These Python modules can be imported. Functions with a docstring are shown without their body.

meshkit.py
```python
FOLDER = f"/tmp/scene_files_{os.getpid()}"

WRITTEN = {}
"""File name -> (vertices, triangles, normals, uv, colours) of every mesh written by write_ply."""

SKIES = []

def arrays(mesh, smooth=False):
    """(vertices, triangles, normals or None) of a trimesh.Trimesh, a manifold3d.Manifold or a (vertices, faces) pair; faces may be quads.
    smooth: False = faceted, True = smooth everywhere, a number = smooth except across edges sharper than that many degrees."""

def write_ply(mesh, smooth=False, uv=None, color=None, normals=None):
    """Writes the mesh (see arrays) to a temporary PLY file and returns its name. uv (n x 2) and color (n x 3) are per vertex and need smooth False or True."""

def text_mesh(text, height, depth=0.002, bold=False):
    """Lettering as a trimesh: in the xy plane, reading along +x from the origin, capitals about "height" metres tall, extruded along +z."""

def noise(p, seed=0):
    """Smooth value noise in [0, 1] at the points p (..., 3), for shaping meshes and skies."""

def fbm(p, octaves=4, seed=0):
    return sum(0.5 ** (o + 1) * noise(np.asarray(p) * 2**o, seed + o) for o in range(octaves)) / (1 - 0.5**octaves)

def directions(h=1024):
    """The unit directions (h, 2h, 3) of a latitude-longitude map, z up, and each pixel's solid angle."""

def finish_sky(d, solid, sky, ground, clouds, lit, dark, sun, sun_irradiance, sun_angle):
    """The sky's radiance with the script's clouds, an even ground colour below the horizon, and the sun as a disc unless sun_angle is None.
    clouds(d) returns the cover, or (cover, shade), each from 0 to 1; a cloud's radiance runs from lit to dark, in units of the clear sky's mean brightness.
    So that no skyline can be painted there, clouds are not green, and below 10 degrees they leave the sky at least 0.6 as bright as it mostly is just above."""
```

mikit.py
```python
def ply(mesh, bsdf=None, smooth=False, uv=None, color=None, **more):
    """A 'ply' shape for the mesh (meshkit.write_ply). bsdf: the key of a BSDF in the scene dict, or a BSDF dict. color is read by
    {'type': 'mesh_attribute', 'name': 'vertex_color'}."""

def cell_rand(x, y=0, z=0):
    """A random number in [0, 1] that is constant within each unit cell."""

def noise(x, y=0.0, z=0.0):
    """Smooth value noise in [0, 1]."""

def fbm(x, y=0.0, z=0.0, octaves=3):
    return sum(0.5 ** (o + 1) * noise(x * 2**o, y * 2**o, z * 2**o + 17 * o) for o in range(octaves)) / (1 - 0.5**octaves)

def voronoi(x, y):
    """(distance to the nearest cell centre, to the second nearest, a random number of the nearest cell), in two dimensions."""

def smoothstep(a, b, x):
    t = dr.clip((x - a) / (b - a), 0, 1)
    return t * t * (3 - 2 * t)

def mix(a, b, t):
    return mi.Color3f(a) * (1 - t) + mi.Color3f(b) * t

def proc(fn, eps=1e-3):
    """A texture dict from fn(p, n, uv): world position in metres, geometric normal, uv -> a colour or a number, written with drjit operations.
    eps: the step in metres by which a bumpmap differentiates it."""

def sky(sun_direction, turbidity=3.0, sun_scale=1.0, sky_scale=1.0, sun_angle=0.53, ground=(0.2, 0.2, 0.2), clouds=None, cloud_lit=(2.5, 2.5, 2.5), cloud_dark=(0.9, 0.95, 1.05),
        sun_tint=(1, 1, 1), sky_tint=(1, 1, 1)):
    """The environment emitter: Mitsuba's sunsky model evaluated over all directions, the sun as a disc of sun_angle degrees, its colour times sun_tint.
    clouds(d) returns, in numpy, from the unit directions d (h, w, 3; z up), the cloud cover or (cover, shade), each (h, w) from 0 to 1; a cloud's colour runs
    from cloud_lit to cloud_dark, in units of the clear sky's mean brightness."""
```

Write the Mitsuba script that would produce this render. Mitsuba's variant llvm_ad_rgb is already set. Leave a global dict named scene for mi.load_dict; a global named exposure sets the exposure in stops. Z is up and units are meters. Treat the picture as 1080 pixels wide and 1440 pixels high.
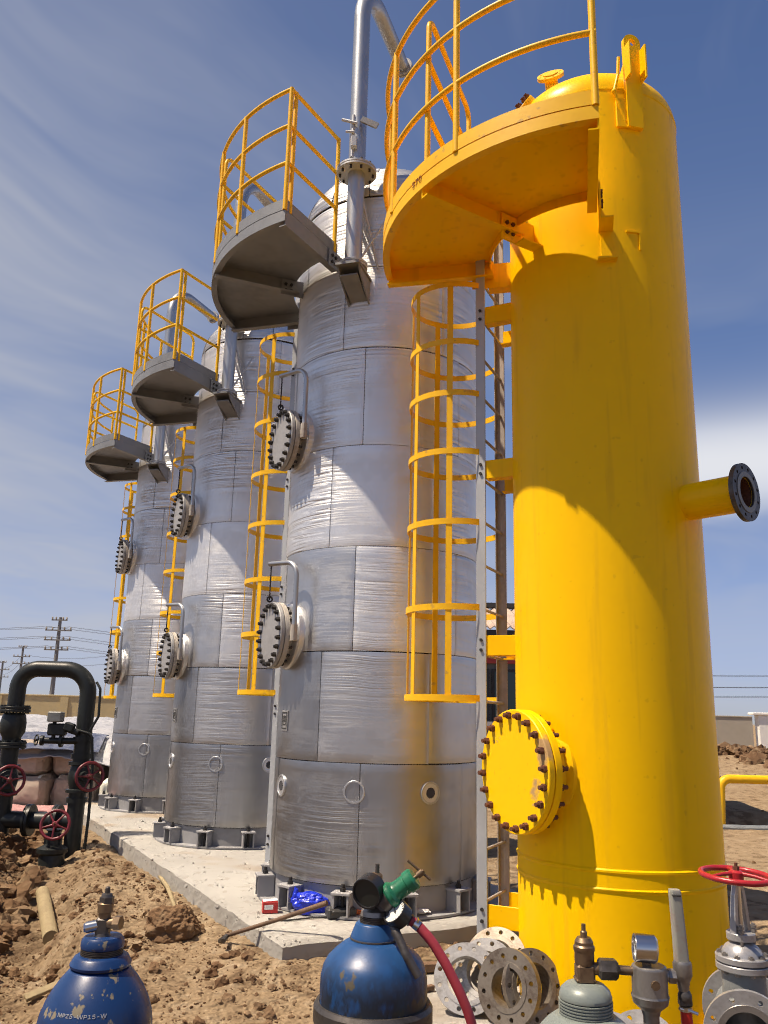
import math, random
import numpy as np, trimesh, mitsuba as mi, drjit as dr
import mikit, meshkit
from mikit import noise, fbm, smoothstep, mix, proc
from shapely.geometry import Polygon, Point
from trimesh.creation import revolve, extrude_polygon, icosphere

scene, labels = {'type': 'scene'}, {}
PI = math.pi
rnd = random.Random(7)
rng = np.random.default_rng(7)
TF = mi.ScalarTransform4f

# ---------------------------------------------------------------- camera, sky, exposure
CAM_H, PITCH, ROLL = 1.3392, 0.23939, -0.02518
fwd = np.array([0, math.cos(PITCH), math.sin(PITCH)])
up0 = np.array([0, -math.sin(PITCH), math.cos(PITCH)])
up = math.sin(ROLL) * np.array([1, 0, 0]) + math.cos(ROLL) * up0
scene['camera'] = {'type': 'perspective', 'fov_axis': 'y', 'fov': math.degrees(2 * math.atan(720 / 1171.0)), 'near_clip': 0.05, 'far_clip': 3000.0,
                   'to_world': TF().look_at(origin=[0, 0, CAM_H], target=[0, float(fwd[1]), CAM_H + float(fwd[2])], up=up.tolist())}
SUN_AZ, SUN_EL = math.radians(199), math.radians(62.3)
SUN = [math.cos(SUN_EL) * math.cos(SUN_AZ), math.cos(SUN_EL) * math.sin(SUN_AZ), math.sin(SUN_EL)]


def clouds(d):
    x, y, z = d[..., 0], d[..., 1], np.maximum(d[..., 2], 0.0)
    k = 1 / (z + 0.16)
    u, v = x * k, y * k
    c, s = math.cos(0.95), math.sin(0.95)
    a, b = u * c + v * s, -u * s + v * c
    warp = meshkit.fbm(np.stack([u * 1.1, v * 1.1, 0 * u], -1), 3, 5) - 0.5
    wisp = meshkit.fbm(np.stack([a * 0.75 + warp * 0.9, b * 1.35 + warp * 1.2, 0 * u], -1), 5, 11)
    fine = meshkit.fbm(np.stack([a * 1.8 + warp, b * 5.0 + warp * 5, 0 * u + 3], -1), 5, 21)
    fibre = meshkit.fbm(np.stack([a * 5.0 + 2 * warp, b * 30.0 + warp * 22, 0 * u + 9], -1), 4, 51)
    leftish = np.clip(0.35 - 1.6 * x, 0, 1)
    cirrus = np.clip((0.62 * wisp + 0.27 * fine + 0.11 * fibre - 0.39 + 0.04 * leftish) / 0.34, 0, 1) ** 1.1 * (0.30 + 0.26 * leftish) + 0.30 * leftish * meshkit.fbm(np.stack([u * 1.4, v * 1.4, 0 * u + 4], -1), 4, 61)
    band = meshkit.fbm(np.stack([np.arctan2(x, y) * 2.4, z * 11 + warp * 1.5, 0 * u], -1), 5, 31)
    low = np.clip((band - 0.42) / 0.3, 0, 1) * np.exp(-((z - 0.26) / 0.17) ** 2) * 0.5
    az = np.arctan2(x, y)
    puff = meshkit.fbm(np.stack([az * 5.0 + 274.0, z * 12, 0 * u], -1), 5, 41)
    el = np.arcsin(np.clip(z, 0, 1))
    cum = np.clip((puff - 0.40) / 0.18, 0, 1) * np.exp(-((el - 0.285) / 0.062) ** 2) * np.clip((np.cos(az - 0.45) - 0.972) * 60, 0, 1) * 0.85
    haze = 0.34 * np.exp(-z / 0.085)
    cover = 1 - (1 - cirrus) * (1 - low) * (1 - cum) * (1 - haze)
    return cover, 0.05 + 0.60 * (1 - np.clip(cum * 1.6, 0, 1))


scene['sky'] = mikit.sky(SUN, turbidity=2.6, sun_scale=1.12, sky_scale=0.72, clouds=clouds, cloud_lit=(3.3, 3.3, 3.35), cloud_dark=(1.25, 1.3, 1.5), ground=(0.24, 0.2, 0.15), sky_tint=(1.03, 0.94, 1.06))
exposure = 2.0


# ---------------------------------------------------------------- helpers
def key_for(name):
    if name not in used:
        used.add(name)
        return name
    k = 1
    while f'{name}_{k:03d}' in used:
        k += 1
    used.add(f'{name}_{k:03d}')
    return f'{name}_{k:03d}'


used = set()


def put(name, mesh, mat, parent=None, smooth=30, **kw):
    key = key_for((parent + '__' if parent else '') + name)
    scene[key] = mikit.ply(mesh, mat, smooth=smooth, **kw)
    return key


def thing(name, label, cat, group=None):
    key = key_for(name)
    tag(key, label, cat, group)
    return key


def tag(key, label=None, cat=None, group=None, kind=None):
    labels[key] = {k: v for k, v in (('label', label), ('category', cat), ('group', group), ('kind', kind)) if v}


def struct(name, mesh, mat, smooth=30, label=None):
    k = put(name, mesh, mat, None, smooth)
    tag(k, label, None, None, 'structure')
    return k


def dup(root, name, label, shift, group=None):
    """a copy of a thing, its parts and sub-parts, moved by shift"""
    key = thing(name, label, labels[root]['category'], group or labels[root].get('group'))
    for k in [k for k in scene if k.startswith(root + '__')]:
        n = key + k[len(root):]
        used.add(n)
        scene[n] = {**scene[k], 'to_world': TF().translate(list(shift))}
        if k in labels:
            labels[n] = dict(labels[k])
    return key


def cat(*ms):
    l = []
    for m in ms:
        l += list(m) if isinstance(m, (list, tuple)) else [m]
    return trimesh.util.concatenate(l)


def V(*a):
    return np.array(a, float)


def unit(v):
    v = np.asarray(v, float)
    return v / np.linalg.norm(v)


def pol(r, deg, z=0.0):
    return V(r * math.cos(math.radians(deg)), r * math.sin(math.radians(deg)), z)


def frame(axis, ref=(0, 0, 1)):
    z = unit(axis)
    r = np.asarray(ref, float)
    if abs(unit(r) @ z) > 0.98:
        r = V(1, 0, 0)
    x = unit(np.cross(r, z))
    return x, np.cross(z, x), z


def place(m, o, axis, ref=(0, 0, 1)):
    """mesh built along +z moved to o with its z along axis; its y towards ref"""
    x, y, z = frame(axis, ref)
    M = np.eye(4)
    M[:3, 0], M[:3, 1], M[:3, 2], M[:3, 3] = x, y, z, o
    m = m.copy()
    m.apply_transform(M)
    return m


def lathe(prof, n=48):
    """solid of revolution about z from (r, z) pairs listed upwards"""
    m = revolve(np.array(prof, float), sections=n)
    if m.volume < 0:
        m.invert()
    return m


def disc(r, h, n=32, c=0.0):
    c = min(c, h / 2.01) if c else 0
    return lathe([(0, 0), (r - c, 0), (r, c), (r, h - c), (r - c, h), (0, h)] if c else [(0, 0), (r, 0), (r, h), (0, h)], n)


def ring(r0, r1, h, n=48, c=0.002):
    return lathe([(r0, 0), (r1 - c, 0), (r1, c), (r1, h - c), (r1 - c, h), (r0, h), (r0, 0)], n)


def cyl(p, q, r, n=14, r2=None, c=0.0):
    p, q = V(*p), V(*q)
    L = np.linalg.norm(q - p)
    r2 = r if r2 is None else r2
    return place(lathe([(0, 0), (r, 0), (r2, L), (0, L)], n), p, q - p)


def fillet(pts, r, n=7):
    pts = [V(*p) for p in pts]
    out = [pts[0]]
    for a, b, c in zip(pts, pts[1:], pts[2:]):
        u, w = unit(a - b), unit(c - b)
        ang = math.acos(np.clip(u @ w, -1, 1))
        if ang > 3.1:
            out.append(b)
            continue
        t = min(r / math.tan(ang / 2), 0.48 * min(np.linalg.norm(a - b), np.linalg.norm(c - b)))
        rr = t * math.tan(ang / 2)
        cen = b + unit(u + w) * rr / math.sin(ang / 2)
        s, e = b + u * t - cen, b + w * t - cen
        tot = PI - ang
        for k in range(n + 1):
            f = k / n
            out.append(cen + (math.sin((1 - f) * tot) * s + math.sin(f * tot) * e) / math.sin(tot))
    out.append(pts[-1])
    return np.array(out)


def tube(path, r, n=12, caps=True, flat=None):
    """round (or rectangular: flat=(w,h), with w along 'flat_ref') sweep along a polyline"""
    p = np.asarray(path, float)
    keep = np.r_[True, np.linalg.norm(np.diff(p, axis=0), axis=1) > 1e-6]
    p = p[keep]
    t = np.gradient(p, axis=0)
    seg = np.diff(p, axis=0)
    seg /= np.linalg.norm(seg, axis=1, keepdims=True)
    t[0], t[-1] = seg[0], seg[-1]
    if len(p) > 2:
        t[1:-1] = seg[:-1] + seg[1:]
    t /= np.linalg.norm(t, axis=1, keepdims=True)
    a = frame(t[0])[0]
    A = []
    for k in range(len(p)):
        a = unit(a - (a @ t[k]) * t[k])
        A.append(a)
    A = np.array(A)
    B = np.cross(t, A)
    rr = np.broadcast_to(np.asarray(r, float), (len(p),))
    ang = np.arange(n) * 2 * PI / n
    v = p[:, None] + rr[:, None, None] * (np.cos(ang)[None, :, None] * A[:, None] + np.sin(ang)[None, :, None] * B[:, None])
    return skin(v, caps)


def skin(v, caps=True):
    m, n = v.shape[:2]
    i, j = np.meshgrid(np.arange(m - 1), np.arange(n), indexing='ij')
    q = np.stack([i * n + j, i * n + (j + 1) % n, (i + 1) * n + (j + 1) % n, (i + 1) * n + j], -1).reshape(-1, 4)
    f = np.vstack([q[:, [0, 1, 2]], q[:, [0, 2, 3]]])
    vv = v.reshape(-1, 3)
    if caps:
        c0, c1 = len(vv), len(vv) + 1
        vv = np.vstack([vv, v[0].mean(0), v[-1].mean(0)])
        k = np.arange(n)
        f = np.vstack([f, np.stack([np.full(n, c0), (k + 1) % n, k], -1), np.stack([np.full(n, c1), (m - 1) * n + k, (m - 1) * n + (k + 1) % n], -1)])
    mesh = trimesh.Trimesh(vv, f, process=False)
    return mesh


def strap(path, w, h, wdir=(0, 0, 1)):
    """flat bar swept along a path: w along wdir, h across"""
    p = np.asarray(path, float)
    t = np.gradient(p, axis=0)
    t /= np.linalg.norm(t, axis=1, keepdims=True)
    W = np.broadcast_to(unit(wdir), p.shape)
    N = np.cross(t, W)
    N /= np.linalg.norm(N, axis=1, keepdims=True)
    v = np.stack([p - W * w / 2 - N * h / 2, p + W * w / 2 - N * h / 2, p + W * w / 2 + N * h / 2, p - W * w / 2 + N * h / 2], 1)
    m = skin(v)
    m.fix_normals()
    return m


_BOX = np.array([(x, y, z) for x in (-1, 1) for y in (-1, 1) for z in (-1, 1)], float)


def box(size, c=0.0):
    sx, sy, sz = np.array(size, float) / 2
    if not c:
        return trimesh.creation.box(size)
    c = min(c, sx * 0.9, sy * 0.9, sz * 0.9)
    pts = []
    for s in _BOX:
        pts += [s * (sx - c, sy - c, sz), s * (sx - c, sy, sz - c), s * (sx, sy - c, sz - c)]
    return trimesh.convex.convex_hull(np.array(pts))


def obox(o, size, xdir=(1, 0, 0), zdir=(0, 0, 1), c=0.0):
    """box centred at o, its x along xdir and z near zdir"""
    m = box(size, c)
    x = unit(xdir)
    if abs(unit(zdir) @ x) > 0.999:
        zdir = (0, 1, 0)
    y = unit(np.cross(zdir, x))
    z = np.cross(x, y)
    M = np.eye(4)
    M[:3, 0], M[:3, 1], M[:3, 2], M[:3, 3] = x, y, z, o
    m.apply_transform(M)
    return m


def bar(p, q, w, h, zdir=(0, 0, 1), c=0.0):
    p, q = V(*p), V(*q)
    return obox((p + q) / 2, (np.linalg.norm(q - p), w, h), q - p, zdir, c)


def sector(r0, r1, z0, z1, a0, a1, n=40):
    """closed annular sector about z (degrees)"""
    a = np.radians(np.linspace(a0, a1, n))
    cs = np.stack([np.cos(a), np.sin(a)], 1)
    v = np.zeros((n, 4, 3))
    for k, (r, z) in enumerate(((r0, z0), (r1, z0), (r1, z1), (r0, z1))):
        v[:, k, :2], v[:, k, 2] = cs * r, z
    m = skin(v)
    m.fix_normals()
    return m


def sheet(a0, a1, zs, r_of, th=0.008, n=16):
    """curved cladding sheet of thickness th between azimuths a0..a1 (deg) and heights zs; r_of(a, z) -> outer radius"""
    A, Z = np.meshgrid(np.linspace(a0, a1, n), np.asarray(zs, float), indexing='ij')
    R = r_of(A, Z)
    ar = np.radians(A)
    out = np.stack([R * np.cos(ar), R * np.sin(ar), Z], -1)
    inn = np.stack([(R - th) * np.cos(ar), (R - th) * np.sin(ar), Z], -1)
    m = len(zs)
    idx = np.arange(n * m).reshape(n, m)

    def quads(I):
        return np.stack([I[:-1, :-1], I[1:, :-1], I[1:, 1:], I[:-1, 1:]], -1).reshape(-1, 4)
    f = [quads(idx), quads(idx)[:, ::-1] + n * m]
    rim = np.concatenate([idx[:, 0], idx[-1, 1:], idx[-2::-1, -1], idx[0, -2:0:-1]])
    nx = np.roll(rim, -1)
    f.append(np.stack([rim, rim + n * m, nx + n * m, nx], -1))
    f = np.vstack(f)
    uv = np.stack([Z, np.radians(A)], -1).reshape(-1, 2)
    return trimesh.Trimesh(np.vstack([out.reshape(-1, 3), inn.reshape(-1, 3)]), np.vstack([f[:, [0, 1, 2]], f[:, [0, 2, 3]]]), process=False), np.vstack([uv, uv])


def holed(r1, r0, holes, rh, pcd, h, n=48):
    """flange plate with a bore and bolt holes, extruded along z"""
    g = Point(0, 0).buffer(r1, quad_segs=n // 4)
    if r0:
        g = g.difference(Point(0, 0).buffer(r0, quad_segs=n // 4))
    for k in range(holes):
        a = 2 * PI * (k + 0.5) / holes
        g = g.difference(Point(pcd * math.cos(a), pcd * math.sin(a)).buffer(rh, quad_segs=3))
    return extrude_polygon(g, h, engine='earcut')


def hexnut(r, h):
    m = trimesh.creation.cylinder(r, h, sections=6)
    m.apply_translation((0, 0, h / 2))
    return m


def lump(r, seed, squash=(1, 1, 1), sub=3, amp=0.45, freq=1.3):
    m = icosphere(subdivisions=sub)
    v = m.vertices
    d = meshkit.fbm(v * freq + seed * 7.3, 4, seed) - 0.5
    d2 = meshkit.fbm(v * freq * 4 + seed * 3.1, 3, seed + 9) - 0.5
    m.vertices = v * (1 + amp * 2 * d + amp * 0.7 * d2)[:, None] * r * np.array(squash)
    return m


# ---------------------------------------------------------------- materials
def pr(color, rough=0.5, metal=0.0, spec=0.5, **kw):
    c = color if isinstance(color, dict) else {'type': 'rgb', 'value': list(color)}
    r = rough if isinstance(rough, dict) else float(rough)
    return {'type': 'principled', 'base_color': c, 'roughness': r, 'metallic': float(metal), 'specular': float(spec), **kw}


def mat(name, bsdf, bump=None, scale=1.0, two=True):
    if bump is not None:
        bsdf = {'type': 'bumpmap', 'arbitrary': bump, 'scale': scale, 'nested': bsdf}
    scene['material_' + name] = {'type': 'twosided', 'nested': bsdf} if two else bsdf
    MAT[name] = 'material_' + name


MAT = {}


def wrinkle(p, n, uv):
    w = fbm(p.x * 1.5, p.y * 1.5, p.z * 1.0, 2)
    zz = p.z + 0.035 * fbm(p.x * 2.3, p.y * 2.3, p.z * 0.6, 2)
    l1 = noise(p.x * 0.9 + 3, p.y * 0.9, zz * 52)
    l2 = noise(p.x * 1.3 + 9, p.y * 1.3, zz * 25 + 40)
    crease = smoothstep(0.10, 0.0, dr.abs(l1 - 0.5)) + smoothstep(0.08, 0.0, dr.abs(l2 - 0.45))
    m = dr.minimum(smoothstep(0.40, 0.62, w) * 0.95 + 0.06 + 0.55 * smoothstep(3.3, 4.1, p.z), 1.25)
    m = m * (0.25 + 0.75 * smoothstep(1.3, 3.2, p.z))
    return m * (0.0016 * l1 + 0.0018 * l2 - 0.0030 * crease) + 0.006 * fbm(p.x * 1.6, p.y * 1.6, p.z * 1.8, 2)


def clad_color(p, n, uv):
    f = fbm(p.x * 2.5, p.y * 2.5, p.z * 9, 3)
    drip = fbm(p.x * 16, p.y * 16, p.z * 1.2, 3)
    spots = smoothstep(0.60, 0.75, fbm(p.x * 7, p.y * 7, p.z * 5 + 3, 3))
    c = mix((0.69, 0.70, 0.705), (0.86, 0.865, 0.87), f * 0.6 + drip * 0.4)
    low = smoothstep(1.2, 0.1, p.z) * smoothstep(0.45, 0.7, drip)
    return mix(c, (0.52, 0.51, 0.49), spots * 0.22 + low * 0.3)


def clad_rough(p, n, uv):
    return 0.30 + 0.18 * fbm(p.x * 3, p.y * 3, p.z * 14, 3)


def clad_variant(gain, rough, soft):
    m = pr(proc(lambda p, n, uv: clad_color(p, n, uv) * gain), proc(lambda p, n, uv: rough + 0.12 * (fbm(p.x * 3, p.y * 3, p.z * 14, 3) - 0.5)), metal=1.0, anisotropic=0.35)
    d = {'type': 'diffuse', 'reflectance': {'type': 'rgb', 'value': [0.66 * gain, 0.67 * gain, 0.68 * gain]}}
    return {'type': 'blendbsdf', 'weight': soft, 'a': m, 'b': d}


CLADS = []
for nm, g_, r_, w_ in (('clad', 1.06, 0.45, 0.22), ('clad_bright', 1.12, 0.47, 0.28), ('clad_dull', 0.95, 0.42, 0.18), ('clad_mid', 0.80, 0.41, 0.10), ('clad_dim_low', 0.57, 0.40, 0.05)):  # last two: dull sheet, with the dim reflection low down put into the colour
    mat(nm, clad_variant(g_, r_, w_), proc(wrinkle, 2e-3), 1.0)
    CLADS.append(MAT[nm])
mat('collar', pr((0.62, 0.64, 0.66), 0.38, 0.85))


def zinc(p, n, uv):
    return mix((0.34, 0.36, 0.38), (0.50, 0.52, 0.55), fbm(p.x * 5, p.y * 5, p.z * 3, 4))


mat('silver_pipe', pr(proc(zinc), 0.36, 0.75))
mat('galvanised', pr(proc(zinc), 0.5, 0.35))
mat('gap_dark', pr((0.05, 0.05, 0.055), 0.8))


def grime(base, dark, f=3.0, amt=0.6):
    def fn(p, n, uv):
        g = fbm(p.x * f, p.y * f, p.z * f * 0.6, 4)
        s = fbm(p.x * f * 6, p.y * f * 6, p.z * f * 6, 3)
        return mix(base, dark, smoothstep(0.38, 0.78, g * 0.65 + s * 0.35) * amt)
    return proc(fn)


mat('grey_paint', pr(grime((0.27, 0.27, 0.28), (0.17, 0.16, 0.155)), 0.55))
mat('platform_grey', pr(grime((0.225, 0.235, 0.25), (0.125, 0.125, 0.125)), 0.5, 0.2))
mat('cover_white', pr(grime((0.30, 0.30, 0.305), (0.20, 0.195, 0.19), 4.0, 0.6), 0.5, 0.1))
mat('neck_steel', pr(grime((0.40, 0.37, 0.33), (0.2, 0.15, 0.11), 6.0, 0.8), 0.6, 0.1))
mat('black_bolt', pr((0.03, 0.028, 0.028), 0.55, 0.3))


def yellow_color(p, n, uv):
    f = fbm(p.x * 2.2, p.y * 2.2, p.z * 0.8, 4)
    c = mix((0.93, 0.555, 0.001), (0.89, 0.51, 0.001), f)
    drip = smoothstep(0.58, 0.80, fbm(p.x * 20, p.y * 20, p.z * 1.1, 3)) * 0.22
    c = mix(c, (0.50, 0.27, 0.02), drip)
    speck = smoothstep(0.77, 0.83, fbm(p.x * 26, p.y * 26, p.z * 22, 3))
    return mix(c, (0.20, 0.11, 0.03), speck * 0.14)


def yellow_bump(p, n, uv):
    return 0.0002 * fbm(p.x * 22, p.y * 22, p.z * 22, 3) + 0.0022 * fbm(p.x * 1.6, p.y * 1.6, p.z * 1.2, 2)


mat('yellow', pr(proc(yellow_color), 0.32, 0.0, 0.12), proc(yellow_bump, 2e-3), 1.0)


def yellow_cover(p, n, uv):
    c = yellow_color(p, n, uv)
    g = fbm(p.x * 9 + p.z * 5, p.y * 9, p.z * 9 - p.x * 4, 4)
    d1 = dr.sqrt(dr.square(p.x - 0.93) + dr.square(p.y - 4.80) + dr.square((p.z - 1.15) * 0.6))
    d2 = dr.sqrt(dr.square(p.x - 0.90 - (p.z - 0.96) * 0.35) + dr.square(p.y - 4.86) + dr.square((p.z - 0.96) * 0.45))
    e = fbm(p.x * 40, p.y * 40, p.z * 40, 3)
    patch = dr.maximum(smoothstep(0.075, 0.03, d1 + 0.05 * (e - 0.5) + 0.10 * (g - 0.5)), smoothstep(0.060, 0.02, d2 + 0.06 * (e - 0.5) + 0.12 * (g - 0.5)))
    patch = dr.maximum(patch, smoothstep(0.70, 0.74, g * 0.5 + e * 0.5) * 0.7)
    return mix(c, (0.42, 0.27, 0.13), patch * 0.95)


mat('yellow_cover', pr(proc(yellow_cover), 0.42, 0, 0.2))


def rail_yellow(p, n, uv):
    f = fbm(p.x * 8, p.y * 8, p.z * 8, 3)
    chip = smoothstep(0.72, 0.80, fbm(p.x * 21, p.y * 21, p.z * 21, 3))
    return mix(mix((0.88, 0.52, 0.01), (0.80, 0.43, 0.01), f), (0.40, 0.24, 0.08), chip * 0.5)


mat('rail_yellow', pr(proc(rail_yellow), 0.42, 0, 0.3))


def rust_color(p, n, uv):
    return mix((0.16, 0.055, 0.025), (0.07, 0.03, 0.02), fbm(p.x * 60, p.y * 60, p.z * 60, 3))


mat('rust', pr(proc(rust_color), 0.75, 0.1))


def concrete_color(p, n, uv):
    f = fbm(p.x * 2.2, p.y * 2.2, p.z * 2.2, 5)
    s = smoothstep(0.62, 0.74, fbm(p.x * 14, p.y * 14, p.z * 14 + 5, 4))
    dirt = smoothstep(0.55, 0.75, fbm(p.x * 1.1 + 4, p.y * 1.1, p.z * 3, 4))
    c = mix((0.34, 0.33, 0.305), (0.25, 0.24, 0.22), f)
    return mix(mix(c, (0.22, 0.20, 0.18), s * 0.5), (0.22, 0.165, 0.11), dirt * 0.75)


def rough_bump(p, n, uv):
    return 0.012 * fbm(p.x * 30, p.y * 30, p.z * 30, 4)


mat('concrete', pr(proc(concrete_color), 0.9, 0, 0.2), proc(rough_bump, 2e-3), 1.0)


def soil_color(p, n, uv):
    f = fbm(p.x * 0.7, p.y * 0.7, 0, 4)
    g = fbm(p.x * 9, p.y * 9, p.z * 9, 4)
    c = mix((0.262, 0.196, 0.124), (0.190, 0.134, 0.080), f)
    c = mix(c, (0.295, 0.232, 0.160), smoothstep(0.52, 0.74, g) * 0.6)
    c = mix(c, (0.085, 0.052, 0.03), smoothstep(0.5, 0.3, g) * 0.6)
    # Damp dug earth along the trench; unseen ground near camera darkened to cut bounce
    u = -((p.x + 3.45) * -0.948 - (p.y - 9.6) * 0.319)
    damp_and_dimmed = dr.maximum(smoothstep(0.15, -0.45, u + 0.7 * (f - 0.5)) * smoothstep(16, 10, p.y), smoothstep(4.7, 3.8, p.y + 0.6 * (f - 0.5)) * smoothstep(7.0, 4.5, dr.abs(p.x)))
    return mix(c, c * mi.Color3f(0.46, 0.42, 0.40), damp_and_dimmed * 0.9)


mat('soil', pr(proc(soil_color), 0.95, 0, 0.1), proc(lambda p, n, uv: 0.03 * fbm(p.x * 14, p.y * 14, p.z * 14, 6) + 0.016 * noise(p.x * 62, p.y * 62, p.z * 62), 1.5e-3), 1.0)


def clod_color(p, n, uv):
    g = fbm(p.x * 6, p.y * 6, p.z * 6, 3)
    return mix(mix((0.085, 0.046, 0.026), (0.19, 0.12, 0.068), noise(p.x * 3, p.y * 3, p.z * 3)), (0.27, 0.195, 0.12), smoothstep(0.5, 0.72, g) * 0.6)


mat('clod', pr(proc(clod_color), 0.95, 0, 0.1), proc(lambda p, n, uv: 0.012 * fbm(p.x * 45, p.y * 45, p.z * 45, 3), 1e-3), 1.0)


def chipped(paint, paint2, bare, dirt, lo=0.60, f=18.0, dirtline=0.70):
    def fn(p, n, uv):
        g = fbm(p.x * f, p.y * f, p.z * f * 0.7, 5)
        h = fbm(p.x * f * 3, p.y * f * 3, p.z * f * 1.2 + 7, 4)
        c = mix(paint, paint2, fbm(p.x * 9, p.y * 9, p.z * 4, 3))
        c = mix(c, bare, smoothstep(lo, lo + 0.05, g * 0.7 + h * 0.3))
        d = smoothstep(dirtline, dirtline - 0.09, p.z + 0.10 * (h - 0.5) + 0.05 * (g - 0.5))
        return mix(c, dirt, d * smoothstep(0.2, 0.5, h) * 0.92)
    return proc(fn)


mat('blue_paint', pr(chipped((0.004, 0.022, 0.095), (0.010, 0.042, 0.14), (0.19, 0.165, 0.115), (0.02, 0.022, 0.022), 0.615, 44.0, 0.785), 0.36, 0, 0.5))
mat('blue_worn', pr(chipped((0.018, 0.080, 0.22), (0.010, 0.042, 0.145), (0.10, 0.085, 0.055), (0.012, 0.016, 0.020), 0.575, 22.0, 0.875), 0.38, 0, 0.5))  # dark lower band: grime, with some gauge shadow put into the colour
mat('grey_green', pr(chipped((0.22, 0.245, 0.23), (0.17, 0.20, 0.185), (0.13, 0.10, 0.075), (0.13, 0.125, 0.11), 0.60, 20.0, 0.5), 0.38, 0.1))
mat('bronze', pr(grime((0.23, 0.16, 0.10), (0.08, 0.055, 0.04), 30.0, 0.9), 0.42, 0.75))
mat('dark_steel', pr(grime((0.10, 0.09, 0.085), (0.04, 0.035, 0.03), 30.0, 0.8), 0.42, 0.6))
mat('grey_metal', pr(grime((0.29, 0.275, 0.26), (0.15, 0.13, 0.115), 24.0, 0.7), 0.38, 0.7))
mat('chrome', pr((0.62, 0.61, 0.60), 0.22, 1.0))
mat('black_plastic', pr((0.018, 0.018, 0.02), 0.28))
mat('dial_face', pr((0.55, 0.56, 0.54), 0.4))
mat('dark_dial', pr((0.03, 0.033, 0.03), 0.25))
mat('green_paint', pr(grime((0.015, 0.15, 0.075), (0.01, 0.06, 0.035), 30.0, 0.7), 0.35))
mat('red_hose', pr(grime((0.34, 0.035, 0.05), (0.22, 0.03, 0.04), 14.0, 0.8), 0.5))
mat('red_tape', pr((0.42, 0.015, 0.012), 0.35))
mat('red_paint', pr(grime((0.36, 0.018, 0.024), (0.22, 0.014, 0.018), 16.0, 0.6), 0.32))
mat('dark_red', pr(grime((0.15, 0.010, 0.020), (0.06, 0.008, 0.010), 12.0, 0.8), 0.4))
mat('pipe_black', pr(grime((0.018, 0.022, 0.022), (0.009, 0.009, 0.009), 5.0, 0.8), 0.40, 0, 0.35))
mat('pipe_grey', pr(grime((0.17, 0.18, 0.18), (0.08, 0.08, 0.075), 6.0, 0.8), 0.5))
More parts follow.
